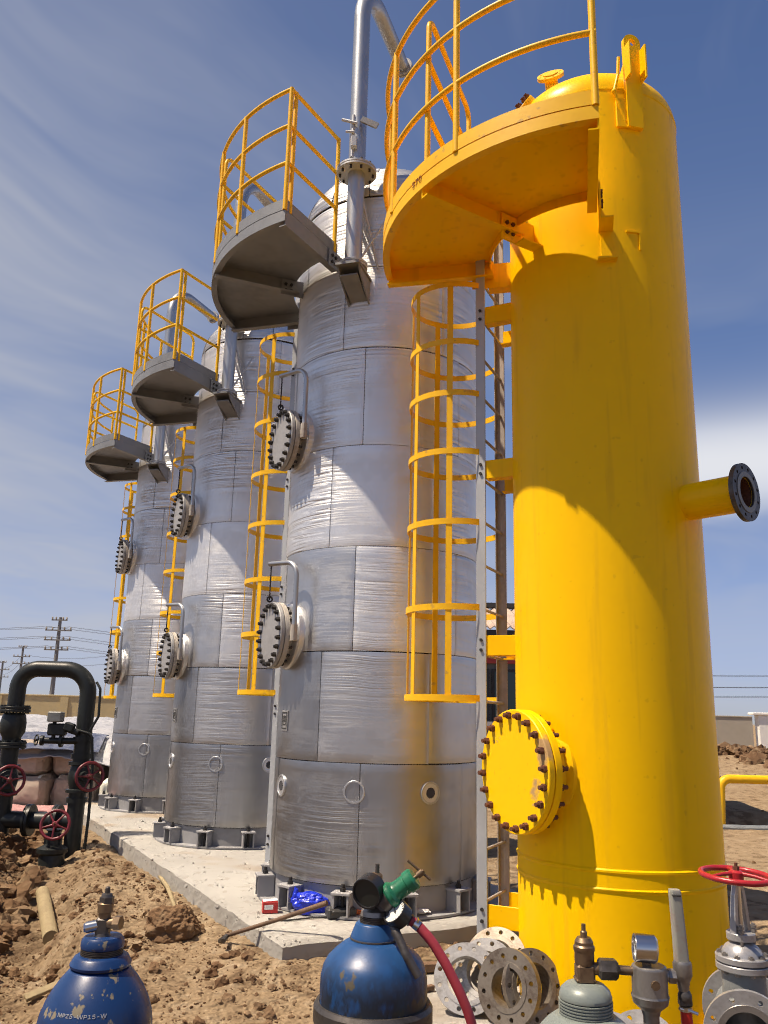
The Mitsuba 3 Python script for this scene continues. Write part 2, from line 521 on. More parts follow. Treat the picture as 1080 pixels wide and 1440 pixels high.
mat('acrylic', pr(grime((0.27, 0.275, 0.245), (0.27, 0.10, 0.08), 45.0, 0.6), 0.2))
mat('flange_white', pr(grime((0.43, 0.42, 0.41), (0.22, 0.20, 0.165), 14.0, 0.75), 0.42, 0.3))
mat('flange_brown', pr(grime((0.215, 0.185, 0.15), (0.10, 0.07, 0.05), 12.0, 0.9), 0.40, 0.5))
mat('valve_silver', pr(grime((0.36, 0.36, 0.37), (0.2, 0.19, 0.18), 14.0, 0.6), 0.36, 0.45))
mat('wall_plaster', pr(grime((0.52, 0.42, 0.23), (0.45, 0.36, 0.20), 0.8, 0.7), 0.9))
mat('wall_grey', pr(grime((0.36, 0.32, 0.26), (0.30, 0.265, 0.21), 0.6, 0.7), 0.9))
mat('white_trim', pr((0.72, 0.70, 0.66), 0.8))
mat('tarp_white', pr(grime((0.36, 0.365, 0.385), (0.22, 0.225, 0.24), 3.0, 0.8), 0.5))
mat('tarp_blue', pr(grime((0.05, 0.065, 0.12), (0.22, 0.23, 0.26), 6.0, 0.7), 0.5))
mat('bag_cloth', pr(grime((0.38, 0.31, 0.25), (0.27, 0.21, 0.16), 2.5, 0.8), 0.85))
mat('pink_sheet', pr(grime((0.40, 0.22, 0.21), (0.30, 0.15, 0.15), 2.5, 0.7), 0.6))
mat('cream_sack', pr((0.62, 0.62, 0.52), 0.7))
mat('wood', pr(grime((0.15, 0.09, 0.055), (0.08, 0.05, 0.03), 12.0, 0.8), 0.7))
mat('pale_wood', pr(grime((0.27, 0.215, 0.12), (0.19, 0.145, 0.08), 8.0, 0.8), 0.8))
mat('bag_blue', pr((0.015, 0.035, 0.50), 0.25))
mat('orange', pr((0.60, 0.13, 0.02), 0.4))
mat('black_case', pr((0.045, 0.045, 0.045), 0.5))
mat('box_red', pr((0.45, 0.03, 0.03), 0.45))
mat('paper', pr((0.7, 0.69, 0.68), 0.7))
mat('pole_concrete', pr((0.20, 0.20, 0.20), 0.9))
mat('wire', pr((0.06, 0.06, 0.065), 0.7))
mat('roof_sheet', pr(grime((0.38, 0.30, 0.24), (0.26, 0.18, 0.14), 1.5, 0.8), 0.75))
mat('shed_wall', pr((0.13, 0.145, 0.15), 0.8))
mat('shed_dark', pr((0.03, 0.03, 0.032), 0.6))
mat('shed_red', pr((0.40, 0.05, 0.05), 0.6))
mat('shed_glass', pr((0.02, 0.045, 0.05), 0.12))
mat('scrawl', pr((0.26, 0.09, 0.02), 0.8))
mat('ink', pr((0.04, 0.04, 0.04), 0.7))
mat('stamp', pr((0.30, 0.32, 0.36), 0.5))
mat('rail_in_shade', pr(grime((0.36, 0.33, 0.31), (0.24, 0.2, 0.17), 6.0, 0.7), 0.6, 0.2))  # galvanised rail with its brownish shade put into the colour


# ---------------------------------------------------------------- ground, slabs
ROW = unit(V(-0.4731, 0.8810))            # along the row of towers
ACR = V(0.8810, 0.4731)                   # across it
TOWERS = [V(-0.0116 - 1.5067 * k, 6.9342 + 2.8063 * k) for k in range(3)]
VES = V(1.4657, 5.3657)                   # axis of the yellow vessel
TR0, TRD = V(-3.45, 9.6), unit(V(1.65, -4.9))   # trench line


def trench_u(x, y):
    rx, ry = x - TR0[0], y - TR0[1]
    along = rx * TRD[0] + ry * TRD[1]
    return -(rx * TRD[1] - ry * TRD[0]), along


def sstep(a, b, x):
    t = np.clip((x - a) / (b - a), 0, 1)
    return t * t * (3 - 2 * t)


def ground_z(x, y):
    x, y = np.asarray(x, float), np.asarray(y, float)
    P = np.stack([x, y, 0 * x], -1)
    d = np.hypot(x, y)
    z = -0.165 + (0.05 + 0.05 * sstep(12, 20, d)) * (meshkit.fbm(P * 0.9, 4, 2) - 0.5) * np.clip(1.5 - d / 40, 0.2, 1)
    near = np.exp(-np.maximum(d - 10, 0) / 6)
    z += near * (0.05 * (meshkit.fbm(P * 5, 4, 3) - 0.5) + 0.030 * (meshkit.fbm(P * 17, 3, 4) - 0.5) + 0.030 * (np.abs(meshkit.fbm(P * 13, 4, 24) - 0.5) - 0.1) + 0.014 * (meshkit.noise(P * 41, 25) - 0.5))
    u, al = trench_u(x, y)
    # u < 0: left of the trench (seen from the camera), u > 0: right
    wob = 0.34 * (meshkit.fbm(P * 1.7, 3, 6) - 0.5)
    uu = u + wob
    inside = sstep(-0.75, -0.1, al) * sstep(6.6, 5.6, al)
    z += inside * 0.10 * (meshkit.fbm(P * 9, 4, 18) - 0.5) * np.exp(-((uu - 0.15) / 0.4) ** 2)
    z -= inside * (0.27 - 0.17 * sstep(2.6, 0.6, al)) * sstep(0.34, 0.06, uu) * sstep(-0.62, -0.28, uu)
    heap = sstep(-0.32, -0.75, uu) * np.exp(-np.maximum(-uu - 1.4, 0) / 1.2) * sstep(14, 9, y)
    rough = meshkit.fbm(P * 2.2, 4, 8)
    z += heap * (0.06 + 0.42 * (rough - 0.30) + 0.16 * (meshkit.fbm(P * 7, 3, 9) - 0.5) + 0.07 * (meshkit.fbm(P * 19, 3, 10) - 0.5))
    # loose rim along the right bank
    z += 0.03 * np.exp(-((uu - 0.42) / 0.13) ** 2) * inside * (0.4 + meshkit.fbm(P * 5, 3, 12))
    # pit and rubble heap at the right, lower ground round the vessel and near the camera
    z -= 0.50 * np.exp(-(((x - 6.1) / 1.3) ** 4 + ((y - 14.6) / 0.85) ** 4))
    z += np.exp(-((x - 15) / 6) ** 2 - ((y - 33) / 4) ** 2) * (0.25 + 0.9 * (meshkit.fbm(P * 1.3, 4, 14) - 0.35))
    z = np.where((x > -0.2) & (y < 5.9), np.minimum(z, -0.12 - 0.12 * sstep(5.9, 5.75, y) * sstep(-0.2, 0.1, x)), z)
    z = np.where((x > -0.10) & (x < 2.6) & (y < 5.75), np.minimum(z, -0.44), z)
    q0, q1 = (x - TOWERS[0][0]) * ACR[0] + (y - TOWERS[0][1]) * ACR[1], (x - TOWERS[0][0]) * ROW[0] + (y - TOWERS[0][1]) * ROW[1]
    slab = np.maximum(np.abs(q0) - 1.13, np.maximum(-1.03 - q1, q1 - 9.3))
    z += 0.085 * np.exp(-np.maximum(slab, 0) / 0.30) * (0.25 + 0.75 * np.exp(-((q1 + 1.0) / 1.6) ** 2)) * (0.6 + 0.6 * meshkit.fbm(P * 3, 3, 17)) * (z < -0.05)
    z = np.where(slab < 0, np.minimum(z, -0.2), z)
    return z


def axis_pts(lo, a, b, c, hi, fine, mid, n):
    left = lo + (a - lo) * (1 - np.linspace(1, 0, n, endpoint=False) ** 3)
    right = c + (hi - c) * np.linspace(0, 1, n + 1)[1:] ** 3
    return np.concatenate([left, np.arange(a, b, fine), np.arange(b, c, mid), right])


gx = axis_pts(-600, -5.0, 1.0, 9.0, 700, 0.024, 0.09, 34)
gy = axis_pts(-60, 4.3, 11.5, 20.0, 1500, 0.026, 0.10, 40)
GX, GY = np.meshgrid(gx, gy, indexing='ij')
GZ = ground_z(GX, GY)
nx, ny = GX.shape
idx = np.arange(nx * ny).reshape(nx, ny)
quads = np.stack([idx[:-1, :-1], idx[1:, :-1], idx[1:, 1:], idx[:-1, 1:]], -1).reshape(-1, 4)
struct('ground', trimesh.Trimesh(np.stack([GX, GY, GZ], -1).reshape(-1, 3), np.vstack([quads[:, [0, 1, 2]], quads[:, [0, 2, 3]]]), process=False), MAT['soil'], True, 'bare sandy brown ground of the building site')


def gz(x, y):
    return float(ground_z(np.array([x]), np.array([y]))[0])


def slab_mesh(c, half_a, l0, l1, z0, z1, da, dl, amp=0.012, step=0.05, seed=1):
    """concrete slab with slightly broken edges: grid top plus skirt"""
    na, nl = int(2 * half_a / step) + 2, int((l1 - l0) / step) + 2
    A, L = np.meshgrid(np.linspace(-half_a, half_a, na), np.linspace(l0, l1, nl), indexing='ij')
    P = c[None, None] + A[..., None] * da + L[..., None] * dl
    P3 = np.concatenate([P, 0 * P[..., :1]], -1)
    edge = np.minimum(np.minimum(A + half_a, half_a - A), np.minimum(L - l0, l1 - L))
    Z = z1 + amp * (meshkit.fbm(P3 * 3, 4, seed) - 0.62) - 0.02 * np.exp(-edge / 0.018) * (0.3 + meshkit.fbm(P3 * 9, 3, seed + 1))
    wig = 0.018 * (meshkit.fbm(P3 * 6, 3, seed + 2) - 0.5)
    top = np.concatenate([P + wig[..., None] * (edge < 1e-6)[..., None], Z[..., None]], -1)
    i = np.arange(na * nl).reshape(na, nl)
    q = np.stack([i[:-1, :-1], i[1:, :-1], i[1:, 1:], i[:-1, 1:]], -1).reshape(-1, 4)
    rim = np.concatenate([i[:, 0], i[-1, 1:], i[-2::-1, -1], i[0, -2:0:-1]])
    tv = top.reshape(-1, 3)
    rings = [rim]
    vs = [tv]
    off = len(tv)
    for zz in np.linspace(0.8, 0.0, 5):
        r = tv[rim].copy()
        cen = c + (l0 + l1) / 2 * dl
        r[:, 2] = z0 + (r[:, 2] - z0) * zz
        bulge = 0.014 * (meshkit.fbm(r * 12, 3, seed + 4) - 0.4)
        r[:, :2] += (r[:, :2] - cen) / np.linalg.norm(r[:, :2] - cen, axis=1, keepdims=True) * bulge[:, None]
        vs.append(r)
        rings.append(np.arange(len(rim)) + off)
        off += len(rim)
    f = [q]
    for a, b in zip(rings, rings[1:]):
        f.append(np.stack([a, b, np.roll(b, -1), np.roll(a, -1)], -1))
    f = np.vstack(f)
    m = trimesh.Trimesh(np.vstack(vs), np.vstack([f[:, [0, 1, 2]], f[:, [0, 2, 3]]]), process=False)
    return m


struct('concrete_slab', slab_mesh(TOWERS[0], 1.17, -1.07, 9.4, -0.30, 0.0, ACR, ROW, seed=3), MAT['concrete'], 40, 'long pale concrete slab that carries the row of silver towers')
struct('concrete_pad', slab_mesh(V(0.40, 4.2), 0.56, -1.5, 1.62, -0.50, -0.22, V(1, 0), V(0, 1), seed=8), MAT['concrete'], 40, 'pale concrete pad under the yellow vessel')


# ---------------------------------------------------------------- ladder and cage (shared by towers and vessel)
def ladder_parts(root, az, dist, c, z0, z1, cage_z, rail_mats, rung_mat, cage_mat, brackets, bracket_mat, shell_r, half=0.225):
    n, t = pol(1, az), pol(1, az + 90)
    m = V(c[0], c[1], 0) + n * dist
    lad = root + '__ladder'
    for s, rm in zip((1, -1), rail_mats):
        o = m + t * s * half
        rail = bar(o + V(0, 0, z0), o + V(0, 0, z1), 0.012, 0.065, n, 0.002)
        lip = bar(o - t * s * 0.018 + n * 0.0335 + V(0, 0, z0), o - t * s * 0.018 + n * 0.0335 + V(0, 0, z1), 0.036, 0.006, n)
        bolts = [place(hexnut(0.011, 0.012), o + t * s * 0.006 + V(0, 0, bz + d), t * s) for bz in brackets for d in (-0.03, 0.035)]
        k = put('rail', cat(rail, lip), rm, lad)
        b = put('bolts', cat(bolts), MAT['black_bolt'], lad)
        labels[b] = {'kind': 'stuff', 'label': 'dark bolts that hold the ladder rail to its brackets'}
    z = z0 + 0.22
    while z < z1 - 0.1:
        put('rung', cyl(m + t * half + V(0, 0, z), m - t * half + V(0, 0, z), 0.010, 8), rung_mat, lad)
        z += 0.30
    # cage
    cg = root + '__safety_cage'
    hr, hc = 0.345, m + n * 0.27
    a0 = math.acos(0.27 / hr) if 0.27 < hr else 0.3
    phis = np.linspace(-(PI - math.asin(min(half / hr, 0.99))), PI - math.asin(min(half / hr, 0.99)), 33)
    for k, z in enumerate(cage_z):
        p = np.array([hc + V(0, 0, z) + hr * (math.cos(q) * n + math.sin(q) * t) for q in phis])
        put('hoop', strap(p, 0.042, 0.005), cage_mat, cg)
    for q in (-1.75, -0.75, 0.15, 0.95, 1.8):
        o = hc + (hr - 0.006) * (math.cos(q) * n + math.sin(q) * t)
        w = -math.sin(q) * n + math.cos(q) * t
        put('bar', bar(o + V(0, 0, cage_z[0] - 0.02), o + V(0, 0, cage_z[-1] + 0.02), 0.042, 0.005, math.cos(q) * n + math.sin(q) * t), cage_mat, cg)
    for bz in brackets:
        for s in (1, -1):
            o = m + t * s * (half - 0.010)
            e = o - n * (dist - math.sqrt(max(shell_r ** 2 - half ** 2, 0.01)) + 0.01)
            put('bracket', cat(bar(o - n * 0.03 + V(0, 0, bz), e + V(0, 0, bz), 0.010, 0.13, (0, 0, 1), 0.002),
                               bar(o - n * 0.03 - t * s * 0.035 + V(0, 0, bz - 0.062), e - t * s * 0.035 + V(0, 0, bz - 0.062), 0.07, 0.008)), bracket_mat, lad)
    return m, n, t


def railing(root, c, R, a0, a1, zk, levels, posts, mat_, rr=0.017, end_in=None, gate=None):
    """guard rail of an annular platform: posts and rails"""
    hr = root + '__handrail'
    for i, z in enumerate(levels):
        path = [pol(R, a, z) + V(c[0], c[1], 0) for a in np.linspace(a0, a1, 40)]
        if end_in is not None:
            pe = pol(end_in, a1, z) + V(c[0], c[1], 0)
            put('rail', tube(path, rr, 12), mat_, hr, 50)
            put('rail', tube([path[-1], pe], rr, 12), mat_, hr, 50)
        else:
            put('rail', tube(path, rr, 12), mat_, hr, 50)
    for a in posts:
        o = pol(R, a) + V(c[0], c[1], 0)
        put('post', cyl(o + V(0, 0, zk), o + V(0, 0, levels[-1] + 0.01), rr * 1.12, 14), mat_, hr, 50)
    if end_in is not None:
        for rr_, a in ((end_in, a1), (R - 0.06, a1)):
            o = pol(rr_, a) + V(c[0], c[1], 0)
            put('post', cyl(o + V(0, 0, zk), o + V(0, 0, levels[-1] + 0.01), rr * 1.1, 14), mat_, hr, 50)
    if gate is not None:
        A, B = V(*gate[0], 0) + V(c[0], c[1], 0), V(*gate[1], 0) + V(c[0], c[1], 0)
        zt = levels[-1] - 0.06
        top = fillet([A + V(0, 0, zk), A + V(0, 0, zt), B + V(0, 0, zt), B + V(0, 0, zk)], 0.09, 6)
        put('gate_rail', tube(top, rr, 12), mat_, hr, 50)
        for z in levels[:-1]:
            put('rail', tube([A + V(0, 0, z - 0.03), B + V(0, 0, z - 0.03)], rr, 12), mat_, hr, 50)


# ---------------------------------------------------------------- a silver tower (built round the origin, then placed)
def build_tower(key):
    R = 0.80
    HT, HD = 5.55, 0.62                       # tangent height, head height
    c0 = (0.0, 0.0)
    r_head = lambda q: R * math.cos(q)
    head = [(0.785 * math.cos(q), HT + (HD - 0.015) * math.sin(q)) for q in np.linspace(0, PI / 2, 14)]
    put('shell', lathe([(0, 0.19), (0.785, 0.19), (0.785, HT)] + head[1:], 64), MAT['gap_dark'], key)
    sh = key + '__shell'
    rows = [0.195, 1.005, 1.79, 2.573, 3.374, 4.19, 4.90, HT]
    rr = random.Random(3)
    for i, (z0, z1) in enumerate(zip(rows, rows[1:])):
        nsh = 6 if i < 6 else 9
        off = {0: 262, 1: 238, 2: 256, 3: 240, 4: 258, 5: 244, 6: 250}[i]
        for k in range(nsh):
            a0, a1 = off + 360 / nsh * k, off + 360 / nsh * (k + 1)
            j0, j1 = rr.uniform(-1, 1) * 0.002, rr.uniform(-1, 1) * 0.002
            seed = rr.randrange(999)

            def r_of(A, Z, a0=a0, a1=a1, z0=z0, z1=z1, seed=seed):
                f = (A - a0) / (a1 - a0)
                g = (Z - z0) / (z1 - z0)
                P = np.stack([np.cos(np.radians(A)) * 1.5, np.sin(np.radians(A)) * 1.5, Z * 1.6], -1)
                return R + 0.003 * f - 0.002 * g + 0.006 * (meshkit.fbm(P * 1.3 + seed, 3, seed) - 0.5) + 0.0025 * (np.exp(-((g - 0.985) / 0.02) ** 2) + np.exp(-((f - 0.98) / 0.012) ** 2))
            m_, uv_ = sheet(a0 + 0.16, a1 - 0.16, np.linspace(z0 + 0.003 + j0, z1 - 0.003 + j0, 12), r_of, 0.010, 22 if i < 6 else 16)
            put('cladding_sheet', m_, CLADS[(4, (3, 3, 4)[k % 3], (0, 2, 3)[k % 3])[i] if i < 3 else rr.choice((0, 0, 0, 1, 2))], sh, True, uv=uv_)  # lower courses get the darker copies, their weak reflection painted in
    # domed head in gores, two rings and a cap
    qs = [0.02, 0.52, 0.98, 1.30]
    for j, (q0, q1) in enumerate(zip(qs, qs[1:])):
        ng = (14, 10, 6)[j]
        for k in range(ng):
            a0, a1 = 360 / ng * k + j * 9, 360 / ng * (k + 1) + j * 9
            A, Q = np.meshgrid(np.linspace(a0 + 0.25, a1 - 0.25, 8), np.linspace(q0 + 0.006, q1 - 0.006, 7), indexing='ij')
            ar = np.radians(A)
            lift = 0.004 * (A - a0) / (a1 - a0) + rr.uniform(0, 0.004)
            o = np.stack([(R + lift) * np.cos(Q) * np.cos(ar), (R + lift) * np.cos(Q) * np.sin(ar), HT + (HD + lift) * np.sin(Q)], -1)
            inn = np.stack([(R + lift - 0.01) * np.cos(Q) * np.cos(ar), (R + lift - 0.01) * np.cos(Q) * np.sin(ar), HT + (HD + lift - 0.01) * np.sin(Q)], -1)
            n_, m_ = A.shape
            I = np.arange(n_ * m_).reshape(n_, m_)
            q = np.stack([I[:-1, :-1], I[1:, :-1], I[1:, 1:], I[:-1, 1:]], -1).reshape(-1, 4)
            rim = np.concatenate([I[:, 0], I[-1, 1:], I[-2::-1, -1], I[0, -2:0:-1]])
            nn = n_ * m_
            f = np.vstack([q, q[:, ::-1] + nn, np.stack([rim, rim + nn, np.roll(rim, -1) + nn, np.roll(rim, -1)], -1)])
            put('cladding_gore', trimesh.Trimesh(np.vstack([o.reshape(-1, 3), inn.reshape(-1, 3)]), np.vstack([f[:, [0, 1, 2]], f[:, [0, 2, 3]]]), process=False), CLADS[rr.choice((2, 3, 3))], sh, True, uv=np.tile(np.stack([Q, ar], -1).reshape(-1, 2), (2, 1)))
    put('crown_cap', lathe([(0, HT + HD * 0.955), (0.225, HT + HD * 0.955), (0.22, HT + HD * 0.972), (0.0, HT + HD * 1.01)], 32), MAT['clad'], sh)
    # small lifting eye on the crown
    eye = place(ring(0.025, 0.06, 0.02, 20), (0.22, -0.05, HT + HD + 0.06), (0.3, 1, 0))
    put('lifting_eye', cat(eye, obox((0.22, -0.04, HT + HD * 0.97), (0.07, 0.02, 0.14))), MAT['platform_grey'], key)
    # skirt, base plate and anchor chairs
    put('skirt', lathe([(0.74, 0.0), (0.775, 0.0), (0.775, 0.21), (0.74, 0.21)], 64), MAT['grey_paint'], key)
    put('base_plate', lathe([(0.66, 0.003), (0.885, 0.003), (0.885, 0.018), (0.66, 0.018)], 64), MAT['grey_paint'], key, 20)
    for k in range(12):
        a = 226 + 30 * k
        n, t = pol(1, a), pol(1, a + 90)
        o = n * 0.84
        g = [obox(o + t * s * 0.05 + V(0, 0, 0.085), (0.12, 0.012, 0.135), n) for s in (-1, 1)]
        top = obox(o + V(0, 0, 0.16), (0.135, 0.135, 0.016), n, c=0.002)
        ch = put('anchor_chair', cat(g, top), MAT['grey_paint'], key, False)
        put('anchor_bolt', cat(cyl(o + V(0, 0, 0.02), o + V(0, 0, 0.215), 0.012, 8), place(hexnut(0.022, 0.024), o + V(0, 0, 0.168), (0, 0, 1))), MAT['black_bolt'], ch)
    # hand holes in the lowest sheet
    for a, opened in ((208.4, True), (259.3, False), (299.3, True), (352, True)):
        n = pol(1, a)
        o = n * 0.795 + V(0, 0, 0.81)
        hk = put('hand_hole', place(ring(0.066, 0.078, 0.014, 32), o, n), MAT['collar'], key)
        if opened:
            put('bore', place(disc(0.036, 0.012, 24), o, n), MAT['gap_dark'], hk)
            put('collar_plate', place(ring(0.037, 0.0655, 0.010, 32), o, n), MAT['clad'], hk)
    # name plate
    n, t = pol(1, 209.3), pol(1, 299.3)
    o = n * 0.803 + V(0, 0, 1.283)
    np_ = put('name_plate', obox(o, (0.012, 0.105, 0.15), n, c=0.001), MAT['cover_white'], key, False)
    ink = []
    for du, dv, w, h in ((0, 0.058, 0.085, 0.010), (0, -0.058, 0.085, 0.010), (-0.04, 0, 0.009, 0.125), (0.04, 0, 0.009, 0.125), (0, 0.03, 0.045, 0.008), (0, 0, 0.05, 0.008), (0, -0.03, 0.045, 0.008), (-0.02, 0, 0.007, 0.07), (0.02, 0, 0.007, 0.07), (0.0, 0.012, 0.007, 0.05)):
        ink.append(obox(o + n * 0.0075 + t * du + V(0, 0, dv), (0.003, w, h), n))
    put('lettering', cat(ink), MAT['ink'], np_, False)
    # man holes
    MN = unit(V(-0.897, -0.442, 0))
    MTT = V(MN[1] * -1, MN[0], 0)
    for mz in (1.925, 3.52):
        o = V(0, 0, mz)
        mh = key + '__' + ('manhole' if mz < 3 else 'manhole_001')
        put('neck', place(lathe([(0.16, 0.70), (0.19, 0.70), (0.19, 0.905), (0.16, 0.905)], 40), o, MN), MAT['neck_steel'], mh)
        put('sleeve', place(lathe([(0.19, 0.72), (0.262, 0.735), (0.262, 0.802), (0.252, 0.815), (0.196, 0.832), (0.19, 0.832)], 48), o, MN), MAT['clad_dull'], mh)
        o = o - MN * 0.022
        put('flange', place(lathe([(0.15, 0.895), (0.252, 0.895), (0.254, 0.898), (0.254, 0.930), (0.252, 0.933), (0.15, 0.933)], 56), o, MN), MAT['neck_steel'], mh)
        put('cover', place(lathe([(0, 0.937), (0.248, 0.937), (0.254, 0.940), (0.254, 0.965), (0.250, 0.970), (0.19, 0.970), (0, 0.970)], 56), o, MN), MAT['cover_white'], mh)
        bl = []
        for k in range(20):
            q = 2 * PI * (k + 0.5) / 20
            d = V(0, 0, 1) * math.sin(q) * 0.226 + MTT * math.cos(q) * 0.226
            bl.append(place(hexnut(0.0195, 0.022), o + d + MN * 0.970, MN))
            bl.append(cyl(o + d + MN * 0.86, o + d + MN * 1.005, 0.0125, 8))
        b = put('bolts', cat(bl), MAT['black_bolt'], mh)
        labels[b] = {'kind': 'stuff', 'label': 'dark bolts round the manhole cover'}
        p = o + MTT * 0.30 + MN * 0.885
        path = fillet([p + V(0, 0, -0.03), p + V(0, 0, 0.54), o + MTT * -0.01 + MN * 1.0 + V(0, 0, 0.555)], 0.12, 8)
        put('davit_arm', tube(path, 0.019, 12), MAT['silver_pipe'], mh)
        put('davit_socket', cat(cyl(p + V(0, 0, -0.06), p + V(0, 0, 0.06), 0.027, 12), bar(p - MTT * 0.05, p, 0.03, 0.03)), MAT['neck_steel'], mh)
        e = o + MTT * 0.0 + MN * 0.99
        put('hook_chain', cat(cyl(e + V(0, 0, 0.27), e + V(0, 0, 0.55), 0.006, 6), place(ring(0.014, 0.026, 0.012, 16, 0.001), e + V(0, 0, 0.275), MTT)), MAT['black_bolt'], mh)
    # platform
    A0, A1, RO, RI = 161.5, 240.0, 1.58, 0.86
    pf = key + '__platform'
    put('deck', sector(RI, RO - 0.012, 5.022, 5.030, A0, A1, 40), MAT['platform_grey'], pf, 20)
    put('rim_channel', cat(sector(RO - 0.010, RO, 4.936, 5.026, A0, A1, 48), sector(RO - 0.05, RO - 0.010, 4.936, 4.944, A0, A1, 48)), MAT['platform_grey'], pf, 20)
    put('kick_plate', sector(RO - 0.008, RO + 0.001, 5.032, 5.125, A0, A1, 48), MAT['platform_grey'], pf, 20)
    for a, s in ((A0, 1), (200.5, 0), (A1, -1)):
        n, t = pol(1, a), pol(1, a + 90)
        d = t * s * 0.004
        put('beam', cat(bar(n * 0.84 + d + V(0, 0, 4.955), n * (RO - 0.012) + d + V(0, 0, 4.965), 0.008, 0.125), bar(n * 0.84 + d + t * 0.03 * (s or 1) + V(0, 0, 4.896), n * (RO - 0.012) + d + t * 0.03 * (s or 1) + V(0, 0, 4.906), 0.052, 0.008)), MAT['platform_grey'], pf, False)
        bk = put('bracket', cat(bar(n * 0.79 + t * 0.014 * (-s or 1) + V(0, 0, 4.94), n * 1.0 + t * 0.014 * (-s or 1) + V(0, 0, 4.94), 0.010, 0.15)), MAT['platform_grey'], pf, False)
        bl = [place(hexnut(0.014, 0.012), n * r_ + t * (0.019 * (-s or 1)) + V(0, 0, z), t * (-s or 1)) for r_ in (0.91, 0.96) for z in (4.91, 4.965)]
        b = put('bolts', cat(bl), MAT['black_bolt'], bk)
        labels[b] = {'kind': 'stuff', 'label': 'bolts of the platform bracket'}
        if s:
            put('kick_plate', bar(n * RI + d + V(0, 0, 5.078), n * (RO - 0.012) + d + V(0, 0, 5.078), 0.008, 0.09), MAT['platform_grey'], pf, False)
    railing(key, (0, 0), 1.575, A0, A1 - 0.3, 5.03, (5.44, 5.77, 6.10), (A0, 181, 201, 220, A1 - 0.3), MAT['rail_yellow'], 0.016, end_in=0.90, gate=(pol(1.56, 203)[:2], pol(1.02, 168)[:2]))
    # ladder and cage
    ladder_parts(key, 138, 0.985, (0, 0), 0.0, 6.0, [1.51, 2.02, 2.51, 3.03, 3.52, 4.03, 4.50, 4.9], (MAT['galvanised'], MAT['galvanised']), MAT['galvanised'], MAT['rail_yellow'], (0.30, 1.36, 2.4, 3.4, 4.5), MAT['galvanised'], 0.80)
    # vent pipe with gooseneck
    vp = key + '__vent_pipe'
    px, py = -0.285, -0.925
    d = unit(V(0.10, 0.23, 0) - V(px, py, 0))
    B, T = V(px, py, 4.80), V(px, py, 7.66)
    E = V(px, py, 7.72) + d * 1.16
    put('pipe', tube(fillet([B, T, E], 0.50, 20), 0.070, 24), MAT['silver_pipe'], vp)
    put('outlet_flange', cat(place(ring(0.03, 0.10, 0.022, 36), E, d), place(ring(0.03, 0.10, 0.022, 36), E + d * 0.027, d)), MAT['cover_white'], vp)
    wide = cat(place(ring(0.062, 0.165, 0.018, 48), V(px, py, 5.66), (0, 0, 1)), place(ring(0.062, 0.165, 0.018, 48), V(px, py, 5.682), (0, 0, 1)))
    fk = put('flange', wide, MAT['galvanised'], vp)
    bl = [cyl(V(px, py, 5.635) + pol(0.135, 36 * k), V(px, py, 5.73) + pol(0.135, 36 * k), 0.010, 8) for k in range(10)]
    b = put('bolts', cat(bl), MAT['black_bolt'], fk)
    labels[b] = {'kind': 'stuff', 'label': 'bolts round the pipe flange'}
    put('base_flange', cat(place(ring(0.05, 0.115, 0.018, 40), V(px, py, 4.80), (0, 0, 1)), place(ring(0.05, 0.115, 0.018, 40), V(px, py, 4.823), (0, 0, 1))), MAT['galvanised'], vp)
    n, t = unit(V(px, py, 0)), unit(V(-py, px, 0))
    put('support', cat(bar(n * 0.78 + V(0, 0, 4.78), n * 1.11 + V(0, 0, 4.78), 0.20, 0.02), bar(n * 0.79 + V(0, 0, 4.60), n * 1.06 + V(0, 0, 4.70), 0.14, 0.014),
                       *[trimesh.convex.convex_hull(np.array([n * r_ + t * (s * 0.085 + w) + V(0, 0, z) for r_, z in ((0.78, 4.78), (1.09, 4.775), (1.04, 4.71), (0.79, 4.56)) for w in (-0.005, 0.005)])) for s in (-1, 1)]), MAT['platform_grey'], vp, False)
    # rods and a small valve on the vent pipe
    o = V(px, py, 5.98)
    vk = put('drain_valve', cat(cyl(o + t * -0.02 + n * 0.07 + V(0, 0, -0.2), o + t * -0.02 + n * 0.07 + V(0, 0, 0.2), 0.014, 10), cyl(o + t * -0.11 + n * 0.09 + V(0, 0, 0.16), o + t * 0.02 + n * 0.09 + V(0, 0, 0.10), 0.013, 8), obox(o + n * 0.09 + V(0, 0, -0.08), (0.05, 0.05, 0.10), c=0.006), cyl(o + n * 0.09 + V(0, 0, 0.02), o + n * 0.10 + t * -0.07 + V(0, 0, 0.03), 0.011, 8)), MAT['galvanised'], vp)
    put('clamp_rod', cat(bar(o + t * 0.06 + V(0, 0, 0.13) + n * 0.09, o + t * 0.19 + V(0, 0, 0.06) + n * 0.06, 0.02, 0.05)), MAT['platform_grey'], vp)
    put('tie_rod', cat(cyl(n * 1.0 + t * 0.02 + V(0, 0, 5.62), n * 0.82 + t * 0.16 + V(0, 0, 4.86), 0.010, 8), cyl(n * 0.99 + t * 0.05 + V(0, 0, 4.84), n * 0.83 + t * 0.23 + V(0, 0, 5.30), 0.010, 8)), MAT['galvanised'], vp)


root = 'gas_tower'
used.add(root)
labels[root] = {'label': 'nearest silver-clad tower, beside the yellow vessel, with grey platform and white manhole covers', 'category': 'tower', 'group': 'silver towers in a row on the slab'}
build_tower(root)
dup(root, root, 'middle one of the three silver-clad towers, between two others', (*(TOWERS[1]), 0.0))
dup(root, root, 'farthest silver-clad tower, beside the black pipework at left', (*(TOWERS[2]), 0.0))
for k in [k for k in scene if k.startswith(root + '__')]:
    scene[k]['to_world'] = TF().translate([*TOWERS[0].tolist(), 0.0])


